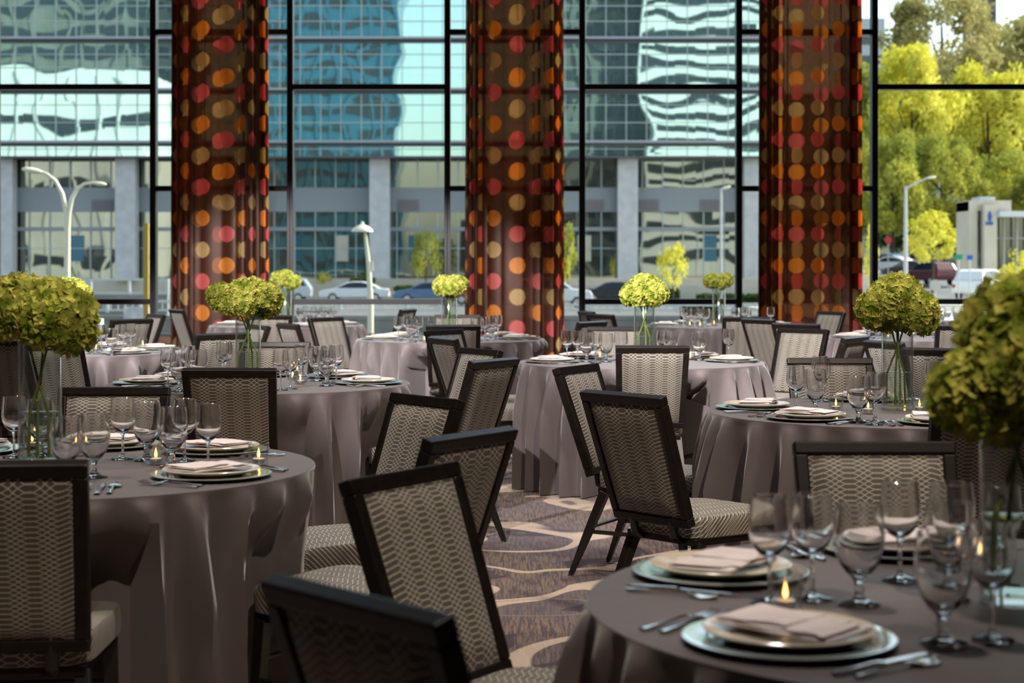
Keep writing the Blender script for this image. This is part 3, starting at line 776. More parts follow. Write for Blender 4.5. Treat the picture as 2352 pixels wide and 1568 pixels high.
# ------------------------------------------------------------------ vases and hydrangeas
def head_mesh(seed, R=.088, nfl=330):
    rnd = random.Random(seed); mb = MB()
    lump = [(Vector((rnd.gauss(0, 1), rnd.gauss(0, 1), rnd.gauss(0, 1))).normalized(), rnd.uniform(-.10, .12)) for _ in range(14)]
    for i in range(nfl):
        z = 1-1.82*(i+.5)/nfl; a = i*2.39996+rnd.uniform(-.1, .1); rr = sqrt(max(0, 1-z*z))
        d = Vector((rr*cos(a), rr*sin(a), z))
        k = 1+sum(am*max(0, d.dot(l)-.5)*2 for l, am in lump)
        R1 = R*k*rnd.uniform(.93, 1.04)
        c = Vector((d.x*R1, d.y*R1, d.z*R1*.88))
        nrm = (d+Vector((rnd.uniform(-.65, .65), rnd.uniform(-.65, .65), rnd.uniform(-.55, .55)))).normalized()
        t1 = nrm.orthogonal().normalized(); t1.rotate(Matrix.Rotation(rnd.uniform(0, pi), 3, nrm)); t2 = nrm.cross(t1)
        s = rnd.uniform(.014, .020)
        for q in range(4):
            e = t1*cos(q*pi/2)+t2*sin(q*pi/2); f = nrm.cross(e)
            up = rnd.uniform(.05, .5); tw = rnd.uniform(-.2, .2)
            tip = c+e*s*1.15+nrm*s*up
            m1 = c+e*s*.62+f*s*.52+nrm*s*(up*.45+tw); m2 = c+e*s*.62-f*s*.52+nrm*s*(up*.45-tw)
            mid = c+e*s*.60+nrm*s*(up*.2)
            mb.add([c, m1, tip, m2, mid], [(0, 4, 1), (1, 4, 2), (2, 4, 3), (3, 4, 0)])
    return mb
HM = []
for s_ in range(4):
    o = head_mesh(s_+5).obj('flower_head', M['petal'])
    HM.append(o.data); 
    core = o
    bpy.data.objects.remove(o)
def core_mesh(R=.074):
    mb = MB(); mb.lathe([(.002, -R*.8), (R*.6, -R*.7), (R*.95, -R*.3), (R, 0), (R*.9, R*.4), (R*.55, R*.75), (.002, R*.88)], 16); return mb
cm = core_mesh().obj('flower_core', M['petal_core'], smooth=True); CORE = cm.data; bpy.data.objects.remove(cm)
def make_vase():
    r = empty('glass_vase')
    lathe_obj('vase_body', [(.0005, .0005), (.063, .0005), (.065, .003), (.065, .368), (.0635, .370), (.0615, .368), (.0610, .022), (.058, .016), (.0005, .015)], 48, M['thin'], r)
    lathe_obj('water', [(.0005, .0149), (.0585, .0165), (.0613, .022), (.0613, .158), (.0600, .1572), (.0005, .157)], 48, M['water'], r)
    return r
VP = make_vase()
BQ = {  # vase photo x, y(base) ; heads: dx, dy(depth), z, scale ; description
 'T1': (92, 1064, [(-.070, .02, 1.230, 1.25), (.055, -.03, 1.205, 1.38), (.000, .11, 1.235, 1.05)], ['left yellow-green', 'largest', 'rear']),
 'T2': (570, None, [(-.105, .0, 1.185, 1.02), (.085, .0, 1.185, 1.0), (.0, .03, 1.215, 1.12), (-.02, -.05, 1.175, .85)], ['left drooping', 'right drooping', 'top', 'front']),
 'T3': (163, None, [(-.04, .0, 1.19, 1.05), (.06, .02, 1.15, .95), (.0, .08, 1.20, .9)], ['left', 'right', 'rear']),
 'T4': (1032, None, [(-.055, .02, 1.195, .95), (.05, .04, 1.205, .95), (.01, -.05, 1.165, .85)], ['left', 'right', 'front']),
 'T5': (1480, None, [(-.055, .0, 1.18, 1.05), (.055, .0, 1.185, 1.05), (.0, .05, 1.225, 1.05)], ['left', 'right', 'top']),
 'T6': (2061, 940, [(-.065, -.01, 1.185, 1.12), (.065, -.02, 1.17, 1.18), (.0, .04, 1.225, 1.22), (.03, .08, 1.16, 1.0)], ['left', 'right', 'top', 'rear']),
 'T7': (2335, None, [(-.055, .0, 1.13, 1.05), (.06, .02, 1.23, 1.55), (.0, -.05, 1.17, 1.1), (.10, .06, 1.14, 1.2)], ['lower left', 'largest', 'front', 'right']),
 'T8': (656, None, [(-.06, .0, 1.22, .95), (.065, .0, 1.19, .95), (.0, .02, 1.25, .8)], ['left', 'right', 'top']),
 'T9': (1651, None, [(-.055, .0, 1.20, .95), (.06, .0, 1.20, .95)], ['left', 'right'])}
hc = 0
for k, (vx, vy, heads, desc) in BQ.items():
    tx, ty, nm, _ = T[k]
    d = ty if vy is None else (EYE-TOP)*F/(vy-HZ)
    X = (vx-CXP)/F*d
    place(VP, (X, d, TOP), 0, 'tall clear cylinder vase of water on the '+nm, 'vase', 'tall glass vases')
    rnd = random.Random(hash(k) % 7 if False else len(k)*3+int(vx))
    for j, ((dx, dy, z, s), ds) in enumerate(zip(heads, desc)):
        hy = empty('hydrangea', (X, d, TOP)); tag(hy, '%s green hydrangea in the vase on the %s' % (ds, nm), 'flower', 'green hydrangeas in vases')
        ho = bpy.data.objects.new('flower_head', HM[hc % 4]); C.objects.link(ho); ho.parent = hy
        hz = z-TOP; ho.location = (dx, dy, hz); ho.scale = (s,)*3; ho.rotation_euler = (dx*-2.5*0+rnd.uniform(-.3, .3), rnd.uniform(-.3, .3)+dx*4, rnd.uniform(0, 6))
        co = bpy.data.objects.new('flower_core', CORE); C.objects.link(co); co.parent = ho
        hc += 1
        bx = -dx*.55+rnd.uniform(-.012, .012); by = -dy*.3+rnd.uniform(-.03, .03); q = sqrt(bx*bx+by*by)
        if q > .048: bx *= .048/q; by *= .048/q
        top = Vector((dx*.9, dy*.9, hz-.03*s))
        neck = Vector((max(-.045, min(.045, dx*.55)), max(-.04, min(.04, dy*.5)), .372))
        if (dx*dx+dy*dy) and (neck.x**2+neck.y**2) > .0022: neck.x *= .8; neck.y *= .8
        pts = [top, (top+neck)/2+Vector((0, 0, .02)), neck, neck*.55+Vector((bx, by, .10))*.45, Vector((bx, by, .15)), Vector((bx*1.05, by*1.05, .022))]
        pts[3].z = .26
        MB().tube(pts, [.0035, .0036, .0038, .0042, .0044, .0048], 8).obj('flower_stem', M['stem'], hy, smooth=True)

# ------------------------------------------------------------------ outside: ground and street
struct('ground_street', MB().add([(-140, WY+.6, -1.25), (140, WY+.6, -1.25), (140, 172, -1.25), (-140, 172, -1.25)], [(0, 1, 2, 3)]), M['asphalt'])
sw = MB().box((-60, 128, -1.25), (24, 139, -1.12)).box((14, 40, -1.25), (70, 110.5, -1.13)).box((26, 128, -1.25), (90, 150, -1.10))
struct('ground_sidewalk', sw, M['walk'])
hill = MB(); rows = []
for j in range(14):
    rows.append([Vector((-40+k*14, 165+j*22, -1.3+j*j*.11+j*2.2*min(1, max(0, (k-2)/4))+3*noise.noise(Vector((k*.5, j*.5, 0))))) for k in range(20)])
hill.grid(rows); struct('hill_ground', hill, M['earth'], smooth=True)

ramp = MB(); rp = [(111, -1.3), (112, -1.13), (118, -.55), (125, -.14), (135, .24), (145, .60), (158, .92), (172, 1.3)]
ramp.grid([[(20.5, y, z), (62, y, z)] for y, z in rp]); ramp.grid([[(20.5, y, -1.4), (20.5, y, z)] for y, z in rp])
struct('ground_ramp', ramp, M['asphalt'])
# retaining wall under the glass, upper road edge, railings
def g(px_, d): return (px_-CXP)/F*d
WD = 62.0
w1 = MB(); 
x0, x1 = g(-400, WD), g(1760, WD)
for i in range(16):
    a = x0+(x1-x0)*i/16; w1.box((a+.02, WD, -1.25), (a+(x1-x0)/16-.02, WD+.25, -.58))
w1.box((x0, WD-.03, -.60), (x1, WD+.3, -.45)); w1.box((x0, WD+.05, -1.25), (x1, WD+.2, -.58))
tag(w1.obj('retaining_wall', M['wallcon']), 'low grey concrete retaining wall across the street edge', 'wall')
def railing(px0, px1, d, zb, zt, npost, pick, label, mat):
    r = empty('railing', (0, d, zb)); a, b = g(px0, d), g(px1, d); h = zt-zb
    MB().box((a, -.04, h-.10), (b, .04, h)).box((a, -.03, .05), (b, .03, .12)).obj('rail', mat, r)
    for i in range(npost+1):
        x = a+(b-a)*i/npost; MB().box((x-.06, -.06, 0), (x+.06, .06, h)).obj('post', mat, r)
    if pick:
        pm = MB(); n = int((b-a)/pick)
        for i in range(n): x = a+(i+.5)*pick; pm.box((x-.02, -.015, .1), (x+.02, .015, h-.08))
        pm.obj('picket_panel', mat, r)
    tag(r, label, 'railing'); return r
railing(-60, 1010, 66, -.45, .02, 14, .28, 'pale picket railing along the street behind the left panes', M['rail'])
railing(1285, 1760, 66, -.45, -.12, 7, .28, 'pale picket railing above the concrete wall, right of the middle curtain', M['rail'])
lw = MB().box((g(-500, 80), 80, -1.25), (g(385, 80), 80.3, -.02)); tag(lw.obj('parapet_wall', M['wallcon']), 'long concrete parapet at the left beneath the white balustrade', 'wall')
railing(-500, 385, 80, -.02, .72, 10, 0, 'white two-bar balustrade on the left parapet', M['rail'])
ml = MB().box((g(610, 126), 126, -1.25), (g(1760, 126), 126.5, .35)); ml.box((g(1260, 122), 122, -1.25), (g(1760, 122), 122.4, -.05))
tag(ml.obj('planter_wall', M['cream']), 'long beige planter wall at the foot of the office building', 'wall')
def hedge(px0, px1, y0, y1, d, label):
    rnd = random.Random(px0); a, b = g(px0, d), g(px1, d); z0 = EYE-(y1-HZ)/F*d; z1 = EYE-(y0-HZ)/F*d; mb = MB()
    for _ in range(int((b-a)*110)):
        c = Vector((rnd.uniform(a, b), d+rnd.uniform(-.5, .5), rnd.uniform(z0, z1))); s = .16
        u = Vector((rnd.gauss(0, 1), rnd.gauss(0, 1), rnd.gauss(0, 1))).normalized(); v = u.orthogonal().normalized()
        mb.add([c-u*s, c+v*s, c+u*s, c-v*s], [(0, 1, 2, 3)])
    mb.box((a, d-.3, z0-.2), (b, d+.3, z1-.15))
    return tag(mb.obj('hedge', M['ldk']), label, 'hedge')
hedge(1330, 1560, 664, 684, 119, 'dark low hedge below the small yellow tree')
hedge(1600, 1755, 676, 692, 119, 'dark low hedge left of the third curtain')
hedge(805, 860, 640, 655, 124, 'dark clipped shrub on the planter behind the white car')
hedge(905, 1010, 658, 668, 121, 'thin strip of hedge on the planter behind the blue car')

# ------------------------------------------------------------------ office building across the street
BY = 140.0
ob = empty('office_building', (-10, BY, -1.25)); tag(ob, 'glass office building with concrete columns filling the far side of the street', 'building')
def bl(mb, name, mat): # coordinates given in world, stored relative to the building's base
    mb.v = [(x+10, y-BY, z+1.25) for (x, y, z) in mb.v]; return mb.obj(name, mat, ob)
def fx(p): return (p-CXP)/F*BY
def fz(p): return EYE-(p-HZ)/F*BY
bx0, bx1 = fx(-850), fx(1775)
zsof = fz(362); ztop = 30
bl(MB().box((bx0, BY-1.5, zsof), (bx1, BY-1.45, ztop)), 'glass_wall', M['fglass'])
bl(MB().box((bx0, BY-1.4, zsof), (bx1, BY+22, ztop)), 'building_core', M['spandrel'])
mg = MB(); i = 0
x = fx(47)-1.62*19
while x < bx1:
    mg.box((x-.03, BY-1.60, zsof), (x+.03, BY-1.5, ztop)); x += 1.62
for y_ in (-60, -20, 20, 55, 130, 160, 245, 285, 345):
    mg.box((bx0, BY-1.58, fz(y_)-.03), (bx1, BY-1.5, fz(y_)+.03))
bl(mg, 'mullion_grid', M['mull'])
for y_ in (-25, 92, 208, 327):
    bl(MB().box((bx0, BY-2.1, fz(y_)-.16), (bx1, BY-1.5, fz(y_)+.02)), 'floor_fin', M['band'])
    bl(MB().box((bx0, BY-1.75, fz(y_)-.42), (bx1, BY-1.5, fz(y_)-.20)), 'floor_band', M['bandd'])
bl(MB().box((bx0, BY-1.9, zsof-.12), (bx1, BY+1, zsof+.02)), 'soffit_edge', M['bandd'])
for p in (-835, -550, -270, 15, 295, 585, 874, 1157, 1440, 1728):
    bl(MB().box((fx(p)-.80, BY-1.2, fz(642)), (fx(p)+.80, BY+.2, zsof-.12)), 'column', M['concrete'])
bl(MB().box((bx0, BY+.7, -1.25), (bx1, BY+.75, zsof)), 'ground_floor_glass', M['lglass'])
bl(MB().box((bx0, BY+.5, fz(486)), (bx1, BY+.7, fz(430))), 'spandrel_band', M['spandrel'])
bl(MB().box((bx0, BY+.35, fz(530)), (bx1, BY+.7, fz(521))), 'transom_band', M['spandrel'])
bl(MB().box((bx0, BY-.2, -1.25), (bx1, BY+.7, fz(640))), 'plinth', M['cream'])
lm = MB(); x = fx(15)-1.65*18
while x < bx1:
    lm.box((x-.04, BY+.55, fz(640)), (x+.04, BY+.7, zsof)); x += 1.65
for y_ in (455, 570): lm.box((bx0, BY+.58, fz(y_)-.03), (bx1, BY+.7, fz(y_)+.03))
bl(lm, 'lower_mullion_grid', M['mull'])
for p in (232, 937, 1362, 1490, 1633, 1210):
    v = MB()
    for q in range(7): zz = fz(484)+.10+q*.105; v.box((fx(p)-.85, BY+.40, zz), (fx(p)+.85, BY+.5, zz+.055))
    v.box((fx(p)-.9, BY+.42, fz(486)+.03), (fx(p)+.9, BY+.5, fz(486)+.08)); v.box((fx(p)-.9, BY+.42, fz(458)-.05), (fx(p)+.9, BY+.5, fz(458)))
    bl(v, 'vent_louvre', M['vent'])
rnd = random.Random(2)
for p in (180, 510, 680, 790, 960, 1100, 1350, 1640):
    bl(MB().box((fx(p)-.8, BY+.62, fz(600)), (fx(p)+.3, BY+.69, fz(540))), 'window_blind', M['cream'] if p % 4 else M['bluewall'])

# the towers on this side of the street, seen mirrored in the glass
def tower(x0, x1, y, z1, label, wall, win, fh, wh, piers=None, dp=20):
    r = empty('tower_block', ((x0+x1)/2, y, -1.25)); w_ = (x1-x0)/2
    MB().box((-w_, -dp, 0), (w_, 0, z1+1.25)).obj('tower_wall', wall, r)
    z = 1.25+2
    while z < z1:
        MB().box((-w_+.6, 0.0, z), (w_-.6, .08, z+wh)).obj('window_strip', win, r); z += fh
    if piers:
        pm = MB(); x = -w_+piers
        while x < w_: pm.box((x-.35, .08, 1), (x+.35, .25, z1)); x += piers
        pm.obj('pier', wall, r)
    tag(r, label, 'building'); return r
tower(-132, -70, -60, 39, 'long white block mirrored in the left of the office glass', M['white'], M['win'], 13.0, 2.2, 5.2)
tower(-140, -66, -84, 80, 'tall grey green slab mirrored above the long white block', M['greywall'], M['win'], 4.2, 2.4, 4.6, 14)
tower(-54, -22.8, -70, 70, 'blue tower mirrored in the office glass behind the first curtain', M['bluewall'], M['win'], 4.2, 1.7, 3.1)
tower(9, 25.6, -66, 75, 'grey green tower mirrored right of the middle curtain', M['greywall'], M['win'], 4.0, 1.9, 3.0)
tower(25.8, 62, -60, 75, 'white tower with dark window strips mirrored left of the third curtain', M['white'], M['win'], 3.1, 1.45, None)

# ------------------------------------------------------------------ trees
def crown_mesh(seed, n, leaf, blobs=46):
    rnd = random.Random(seed); mb = MB(); bs = []
    for i in range(blobs):
        z = rnd.uniform(-.8, .95); q = rnd.uniform(0, 2*pi); r_ = sqrt(max(0, 1-z*z))*rnd.uniform(.45, .85)
        bs.append((Vector((r_*cos(q), r_*sin(q), z*.8)), rnd.uniform(.16, .30)))
    for i in range(n):
        c0, r0 = bs[rnd.randrange(blobs)]
        d = Vector((rnd.gauss(0, 1), rnd.gauss(0, 1), rnd.gauss(0, 1))).normalized()
        c = c0+d*r0*rnd.uniform(.55, 1.05)
        u = Vector((rnd.gauss(0, 1), rnd.gauss(0, 1), rnd.gauss(0, 1))).normalized(); v = u.orthogonal().normalized(); s = leaf*rnd.uniform(.6, 1.3)
        mb.add([c-u*s, c+v*s*.7, c+u*s, c-v*s*.7], [(0, 1, 2, 3)])
    return mb
CM = {}
def tree(pxc, pyc, rx, rz_, d, mat, seed, label, ybase, dens=9000, leaf=.042, cat='tree'):
    key = (seed, dens, leaf)
    c = px(pxc, pyc, d); sx = rx/F*d; sz = rz_/F*d; zb = EYE-(ybase-HZ)/F*d
    r = empty('tree' if cat == 'tree' else 'bush', (c.x, c.y, zb)); h = c.z-zb
    o = crown_mesh(seed, dens, leaf).obj('crown', mat, r); o.location = (0, 0, h); o.scale = (sx, sx, sz*1.15)
    t = MB(); tr_ = max(.06, sx*.05)
    t.tube([(0, 0, 0), (tr_*.4, 0, h*.5), (-tr_*.3, 0, h+sz*.3)], [tr_, tr_*.8, tr_*.35], 8)
    rnd = random.Random(seed)
    for i in range(6):
        q = rnd.uniform(0, 6.28); z0 = h*rnd.uniform(.55, .95); t.tube([(0, 0, z0), (sx*.3*cos(q), sx*.3*sin(q), z0+sz*.3), (sx*.6*cos(q), sx*.6*sin(q), z0+sz*.75)], [tr_*.45, tr_*.3, tr_*.12], 5)
    t.obj('trunk', M['bark'], r); tag(r, label, cat); return r
tree(2330, 250, 190, 190, 250, M['lolv'], 31, 'broad olive tree filling the gaps behind the yellow trees', 600, 14000, .04)
tree(2060, 330, 120, 190, 245, M['lgrn'], 32, 'tall green tree behind the yellow trees and pale block', 600, 12000, .04)
tree(2165, 95, 150, 120, 235, M['lolv'], 1, 'tall olive tree against the sky, behind the yellow ones', 560, 12000, .04)
tree(2095, 260, 110, 150, 190, M['lyel'], 2, 'bright yellow tree right of the third curtain', 600, 11000)
tree(2270, 300, 130, 150, 195, M['lyel'], 3, 'bright yellow tree above the limestone pavilion', 600, 11000)
tree(2400, 330, 120, 160, 200, M['lyel'], 4, 'yellow tree cut off by the right frame edge', 600, 9000)
tree(2050, 430, 95, 110, 175, M['lgrn'], 5, 'green tree low behind the grey street lamp', 600)
tree(2170, 420, 105, 110, 178, M['lgrn'], 6, 'mid green tree behind the small yellow tree', 610)
tree(2300, 440, 110, 95, 182, M['lgrn'], 7, 'green tree rising behind the pavilion roof', 610)
tree(2400, 470, 90, 90, 178, M['lgrn'], 8, 'green tree at the frame edge beside the pavilion', 610)
tree(1960, 400, 80, 130, 185, M['lgrn'], 9, 'green tree partly behind the third curtain', 600)
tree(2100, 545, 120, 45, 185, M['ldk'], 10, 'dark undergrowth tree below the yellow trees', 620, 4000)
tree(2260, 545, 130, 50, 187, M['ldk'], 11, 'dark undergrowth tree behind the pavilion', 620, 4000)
tree(2142, 545, 74, 58, 118, M['lyel'], 12, 'small spreading yellow street tree', 672, 2600, .06)
tree(2345, 622, 48, 45, 98, M['lyel'], 13, 'low yellow shrub-like tree before the pavilion', 690, 1800, .06)
tree(2003, 600, 20, 80, 70, M['lyel'], 14, 'slim lime sapling beside the third curtain mullion', 700, 1200, .07)
tree(1546, 612, 42, 52, 112, M['lyel'], 15, 'small yellow tree in front of the office planter', 684, 1500, .06)
tree(978, 585, 42, 55, 124, M['lgrn'], 16, 'small green street tree left of the middle curtain', 660, 1500, .06)
tree(1303, 590, 24, 70, 120, M['lgrn'], 17, 'green street tree at the right of the middle curtain', 670, 1500, .07)
tree(742, 640, 22, 16, 123, M['lgrn'], 18, 'little round bush on the planter above the white car', 652, 700, .09, 'bush')
bk = empty('tower_block', px(2262, 75, 330)); b = bk
MB().box((-2.2, 0, -55), (2.2, 8, 40)).obj('tower_wall', M['towerb'], b)
for q in range(10): MB().box((-1.9, -.1, -12+q*3.6), (1.9, 0, -10.4+q*3.6)).obj('window_strip', M['win'], b)
tag(b, 'brown tower standing in the haze above the trees', 'building')
bk = empty('tower_block', px(1998, 90, 300)); MB().box((-3.6, 0, -40), (2.6, 8, 3.6)).obj('tower_wall', M['hazew'], bk)
for q in range(8): MB().box((-3.3, -.1, -24+q*3.3), (2.3, 0, -22.6+q*3.3)).obj('window_strip', M['greywall'], bk)
tag(bk, 'pale distant block just right of the third curtain', 'building')

# ------------------------------------------------------------------ limestone pavilion
PD = 104.0
pv = empty('pavilion', px(2290, 680, PD)); tag(pv, 'cream limestone and glass pavilion under the trees', 'building')
def pvx(p): return (p-2290)/F*PD
def pvz(y): return (680-y)/F*PD
def pb(name, mat, boxes):
    mb = MB()
    for (a, b_, y0, y1, d0, d1) in boxes: mb.box((pvx(a), d0, pvz(y1)), (pvx(b_), d1, pvz(y0)))
    return mb.obj(name, mat, pv)
pb('side_pier', M['cream'], [(2226, 2245, 462, 682, 0, 3)])
pb('lintel_block', M['cream'], [(2226, 2324, 460, 484, .1, 3)])
pb('entrance_pier', M['cream'], [(2255, 2284, 470, 684, -.6, .6)])
pb('roof_drum', M['hazew'], [(2257, 2291, 451, 463, .5, 2.5)])
pb('canopy', M['hazew'], [(2284, 2420, 486, 498, -1.2, 3)])
pb('glass_wall', M['lglass'], [(2284, 2420, 498, 682, 1.2, 1.3), (2245, 2256, 484, 682, .8, .9)])
for p in (2312, 2342, 2372): pb('steel_post', M['poleg'], [(p-1.5, p+1.5, 498, 682, .5, .7)])
pb('door_transom', M['poleg'], [(2284, 2420, 545, 548, .9, 1.1)])
pb('wall_emblem', M['blue'], [(2258, 2274, 510, 517, -.66, -.6)])
em = MB()
for q in range(1): em.lathe([(.01, -.30), (.09, -.22), (.13, 0), (.09, .2), (.02, .34)], 10, Matrix.Translation((pvx(2267), -.62, pvz(498))) @ Matrix.Diagonal((1, .25, 1, 1)))
em.obj('wall_emblem', M['blue'], pv)

# ------------------------------------------------------------------ lamps, posts, signs
def lamp_head(r, p0, direction, s, name='lamp_head'):
    m_ = MB(); dv = Vector(direction).normalized(); rot = dv.to_track_quat('X', 'Z').to_matrix().to_4x4()
    prof = [(.02, -.05), (.08, 0), (.15, .15), (.17, .35), (.14, .55), (.06, .66), (.01, .68)]
    Mx = Matrix.Translation(p0) @ rot @ Matrix.Rotation(pi/2, 4, 'Y') @ Matrix.Diagonal((.6*s, s, s, 1))
    m_.lathe(prof, 14, Mx); return m_.obj(name, M['pole'], r, smooth=True)
LD = 42.0
b0 = px(152, 620, LD); base = (b0.x, LD, -1.25)
sl = empty('street_lamp', base); tag(sl, 'cream street lamp with two curved arms at the left', 'street lamp')
def rel(x, y, d=LD): q = px(x, y, d); return Vector((q.x-base[0], 0, q.z+1.25))
MB().tube([Vector((0, 0, 0)), rel(154, 620), rel(156, 510)], [.085, .075, .06], 12).obj('pole', M['pole'], sl, smooth=True)
MB().tube([rel(154, 540), rel(152, 490), rel(143, 445), rel(127, 415), rel(108, 400), rel(94, 394)], [.06, .055, .05, .045, .04, .035], 10).obj('lamp_arm', M['pole'], sl, smooth=True)
MB().tube([rel(155, 540), rel(158, 490), rel(165, 455), rel(178, 432), rel(195, 422), rel(214, 420)], [.06, .055, .05, .045, .04, .035], 10).obj('lamp_arm', M['pole'], sl, smooth=True)
lamp_head(sl, rel(96, 395), (-1, 0, .16), .72, 'lamp_head'); lamp_head(sl, rel(213, 420), (1, 0, -.12), .50, 'lamp_head')
LD2 = 46.0; b0 = px(851, 690, LD2); base = (b0.x, LD2, -1.25)
s2 = empty('street_lamp', base); tag(s2, 'cream street lamp with a shallow conical shade, slightly leaning', 'street lamp')
def rel2(x, y): q = px(x, y, LD2); return Vector((q.x-base[0], 0, q.z+1.25))
MB().tube([Vector((0, 0, 0)), rel2(851, 700), rel2(847, 610), rel2(838, 530)], [.085, .08, .06, .04], 12).obj('pole', M['pole'], s2, smooth=True)
q = rel2(832, 532)
MB().lathe([(.29, 0), (.27, .06), (.17, .14), (.05, .19), (.04, .25), (.02, .27)], 20, Matrix.Translation(q), cap0=True, cap1=True).obj('lamp_shade', M['pole'], s2, smooth=False)
MB().box((-.04, -.03, .05), (.08, .05, .30), Matrix.Translation(rel2(850, 626))).obj('junction_box', M['pole'], s2)
LD3 = 95.0; b0 = px(1656, 690, LD3)
s3 = empty('street_lamp', (b0.x, LD3, -1.25)); tag(s3, 'slim grey lamp pole before the office columns', 'street lamp')
MB().tube([(0, 0, 0), (0, 0, EYE-(434-HZ)/F*LD3+1.25)], [.10, .07], 8).obj('pole', M['poleg'], s3); lamp_head(s3, (0, 0, EYE-(434-HZ)/F*LD3+1.25), (.7, 0, .2), .8)
LD4 = 90.0; b0 = px(2080, 690, LD4); hz4 = EYE-(428-HZ)/F*LD4+1.25
s4 = empty('street_lamp', (b0.x, LD4, -1.25)); tag(s4, 'grey street lamp reaching right in front of the trees', 'street lamp')
MB().tube([(0, 0, 0), (0, 0, hz4)], [.13, .08], 10).obj('pole', M['poleg'], s4)
MB().tube([(0, 0, hz4-.1), (.6, 0, hz4+.2), (1.15, 0, hz4+.45)], [.05, .045, .04], 8).obj('lamp_arm', M['poleg'], s4); lamp_head(s4, (1.1, 0, hz4+.44), (1, 0, .1), .7)
b0 = px(336, 690, 52); yp = MB().box((-.07, -.07, 0), (.07, .07, EYE-(512-HZ)/F*52+1.25)); tag(yp.obj('utility_post', M['yellow'], loc=(b0.x, 52, -1.25)), 'ochre square post beside the left mullion', 'post')
def sign(x, y, d, rpx, mat, label, shape=8, w=None, h=None, pm=None):
    c = px(x, y, d); r = empty('street_sign', (c.x, d, -1.25)); H = c.z+1.25
    MB().tube([(0, 0, 0), (0, 0, H)], .035, 8).obj('post', pm or M['poleg'], r)
    if w: MB().box((-w/2, -.06, H-h/2), (w/2, -.04, H+h/2)).obj('sign_plate', mat, r)
    else:
        R_ = rpx/F*d; n = shape; v = [(R_*cos(2*pi*(k+.5)/n), 0, R_*sin(2*pi*(k+.5)/n)) for k in range(n)]
        MB().add([(a, -.06, H+b_) for a, _, b_ in v]+[(a, -.04, H+b_) for a, _, b_ in v], [tuple(range(n)), tuple(range(2*n-1, n-1, -1))]+[(k, k+n, (k+1) % n+n, (k+1) % n) for k in range(n)]).obj('sign_plate', mat, r)
    tag(r, label, 'sign'); return r
sign(2040, 551, 118, 8.5, M['red'], 'red octagonal stop sign in front of the trees')
st_ = None
sign(2147, 655, 60, 13, M['signback'], 'round grey sign back just right of the hydrangea bouquet', 24)
sign(2202, 590, 87, 0, M['green'], 'small green street name sign', w=.34, h=.26)
sign(2227, 591, 87, 0, M['blue'], 'small blue sign beside the green one', w=.30, h=.24)
tag(MB().box((g(215, 50), 50, -1.25), (g(232, 50), 50.3, -.2)).hexa([(g(190, 50), 49.8, -1.25), (g(222, 50), 49.8, -1.25), (g(222, 50), 50, -1.25), (g(190, 50), 50, -1.25), (g(188, 50), 49.8, .1), (g(206, 50), 49.8, .1), (g(206, 50), 50, .1), (g(188, 50), 50, .1)]).obj('barrier', M['white']), 'slanting white barrier behind the far left glasses', 'barrier')
tag(MB().box((g(284, 58), 58, -.72), (g(342, 58), 58.1, -.05)).box((g(284, 58), 58, -1.25), (g(290, 58), 58.1, -.7)).box((g(336, 58), 58, -1.25), (g(342, 58), 58.1, -.7)).obj('notice_board', M['poster']), 'pale notice panel by the left mullion', 'board')

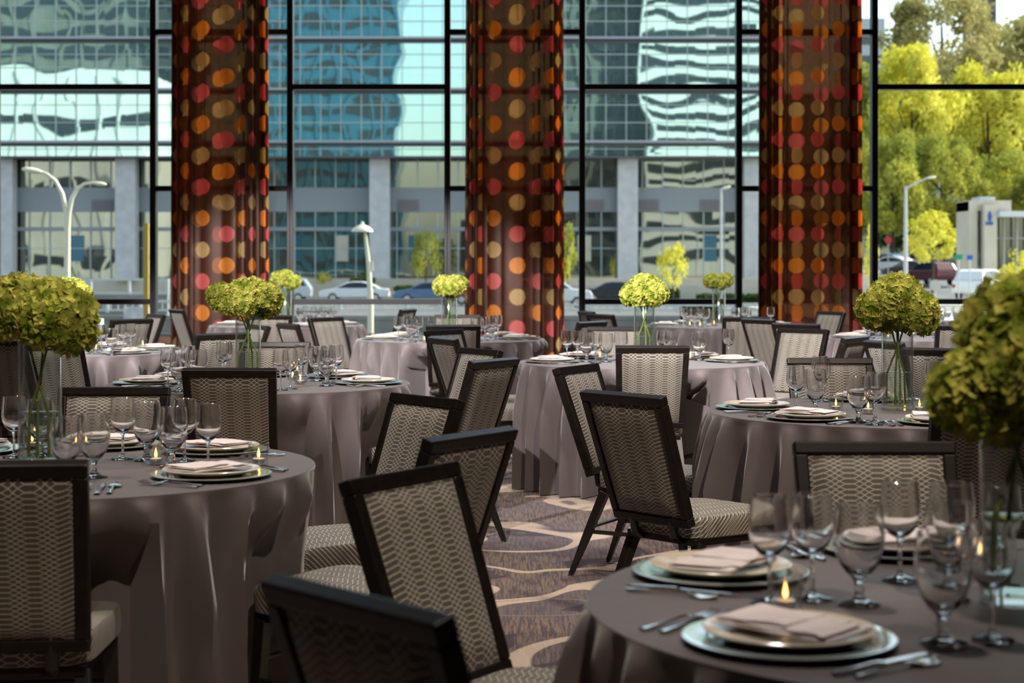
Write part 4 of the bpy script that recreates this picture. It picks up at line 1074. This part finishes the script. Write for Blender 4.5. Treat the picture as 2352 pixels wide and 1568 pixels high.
# ------------------------------------------------------------------ cars
def make_car(kind='sedan'):
    r = empty('car'); L, W, Hh = (4.7, 1.8, 1.42) if kind == 'sedan' else (4.6, 1.85, 1.7)
    if kind == 'sedan':
        low = [(-2.33, .35), (-2.35, .62), (-2.2, .82), (-1.35, .95), (1.45, .97), (2.25, .92), (2.35, .65), (2.33, .35)]
        cab = [(-1.35, .94), (-.55, 1.36), (-.1, 1.42), (.55, 1.41), (1.1, 1.30), (1.75, .96)]
    else:
        low = [(-2.28, .38), (-2.3, .75), (-2.15, .98), (-1.2, 1.08), (1.9, 1.12), (2.25, 1.08), (2.3, .7), (2.28, .38)]
        cab = [(-1.2, 1.06), (-.5, 1.60), (0, 1.68), (1.5, 1.66), (1.85, 1.58), (2.2, 1.1)]
    def ext(prof, w0, w1, zf):
        mb = MB(); n = len(prof)
        zmin = min(p[1] for p in prof); zmax = max(p[1] for p in prof)
        vs = []
        for s in (-1, 1):
            for (x, z) in prof: vs.append((x, s*(w0+(w1-w0)*(z-zmin)/(zmax-zmin)), z))
        mb.add(vs, [tuple(range(n)), tuple(range(2*n-1, n-1, -1))]+[(k, k+n, (k+1) % n+n, (k+1) % n) for k in range(n)]); return mb
    body = ext(low, W/2, W/2-.04, 0).obj('body', M['white'], r, bevel=.06)
    ext(cab, W/2-.08, W/2-.25, 0).obj('cabin', M['white'], r, bevel=.05)
    cx = sum(p[0] for p in cab)/len(cab)
    zlo = cab[0][1]+.05; gl = [(cx+(x-cx)*.86, max(z*.985-.04, zlo)) for x, z in cab]
    ext(gl, W/2-.065, W/2-.225, 0).obj('side_window', M['carwin'], r)
    for x in (-1.42, 1.42):
        for s in (-1, 1):
            wv = MB().lathe([(.05, -.1), (.30, -.1), (.33, -.07), (.33, .07), (.30, .1), (.05, .1)], 20, Matrix.Translation((x, s*(W/2-.1), .33)) @ Matrix.Rotation(pi/2, 4, 'X'), cap0=True, cap1=True).obj('wheel', M['tyre'], r)
            MB().lathe([(.02, 0), (.18, 0), (.2, -.01)], 12, Matrix.Translation((x, s*(W/2+.005), .33)) @ Matrix.Rotation(pi/2, 4, 'X'), cap0=True).obj('hubcap', M['chrome'], wv)
    for s in (-1, 1):
        MB().box((L/2-.06, s*.78-.1, .68), (L/2+.0, s*.78+.1, .86)).obj('tail_lamp', M['tail'], r)
        MB().box((-L/2-.0, s*.72-.12, .62), (-L/2+.08, s*.72+.12, .76)).obj('headlamp', M['lampglass'], r)
    return r
car_mats = {}
def carpaint(c):
    if c not in car_mats: car_mats[c] = P('car_paint_%d' % len(car_mats), c, .25, .1)
    return car_mats[c]
def put_car(kind, x, ybot, d, rz, col, label):
    r = make_car(kind); p = px(x, ybot, d); r.location = (p.x, d, max(p.z, -1.12 if (p.x > 13 and d < 111) else -1.25)); r.rotation_euler = (0, 0, rz)
    for ch in r.children:
        if ch.name.split('.')[0] in ('body', 'cabin'): ch.data.materials[0] = carpaint(col)
    tag(r, label, 'car')
WH = (.75, .76, .75); BL = (.10, .18, .30); DK = (.03, .03, .035); RD = (.09, .012, .02)
put_car('sedan', 815, 694, 118, 0, WH, 'white sedan driving left behind the cream lamp pole')
put_car('suv', 640, 694, 118, 0, (.55, .58, .60), 'silver car behind the bright bouquet by the first curtain')
put_car('sedan', 985, 696, 117, 0, BL, 'blue grey sedan behind the mullion left of the middle curtain')
put_car('suv', 1112, 699, 111, 0, (.5, .05, .06), 'red-lamped car showing through the middle curtain edge')
put_car('suv', 1268, 706, 100, pi, WH, 'white car at the right edge of the middle curtain')
put_car('sedan', 1410, 696, 116, 0, DK, 'dark sedan passing under the small yellow tree')
put_car('suv', 2134, 655, 125, -1.2, RD, 'dark red vehicle parked under the small yellow tree')
put_car('sedan', 2096, 640, 135, -1.0, DK, 'dark sedan parked left of the dark red vehicle')
put_car('sedan', 2052, 628, 145, -.8, WH, 'white sedan parked near the stop sign')
put_car('sedan', 2035, 618, 158, -.8, BL, 'blue car furthest up the row near the stop sign')
put_car('suv', 2258, 688, 96, -2.2, WH, 'white car in front of the pavilion')
put_car('sedan', 2352, 698, 90, 0, (.45, .55, .65), 'pale blue car right of the white one by the pavilion')
dup = [l for l, c_ in LABELS.items() if c_ > 1]
if dup: print('DUPLICATE LABELS', dup[:10])
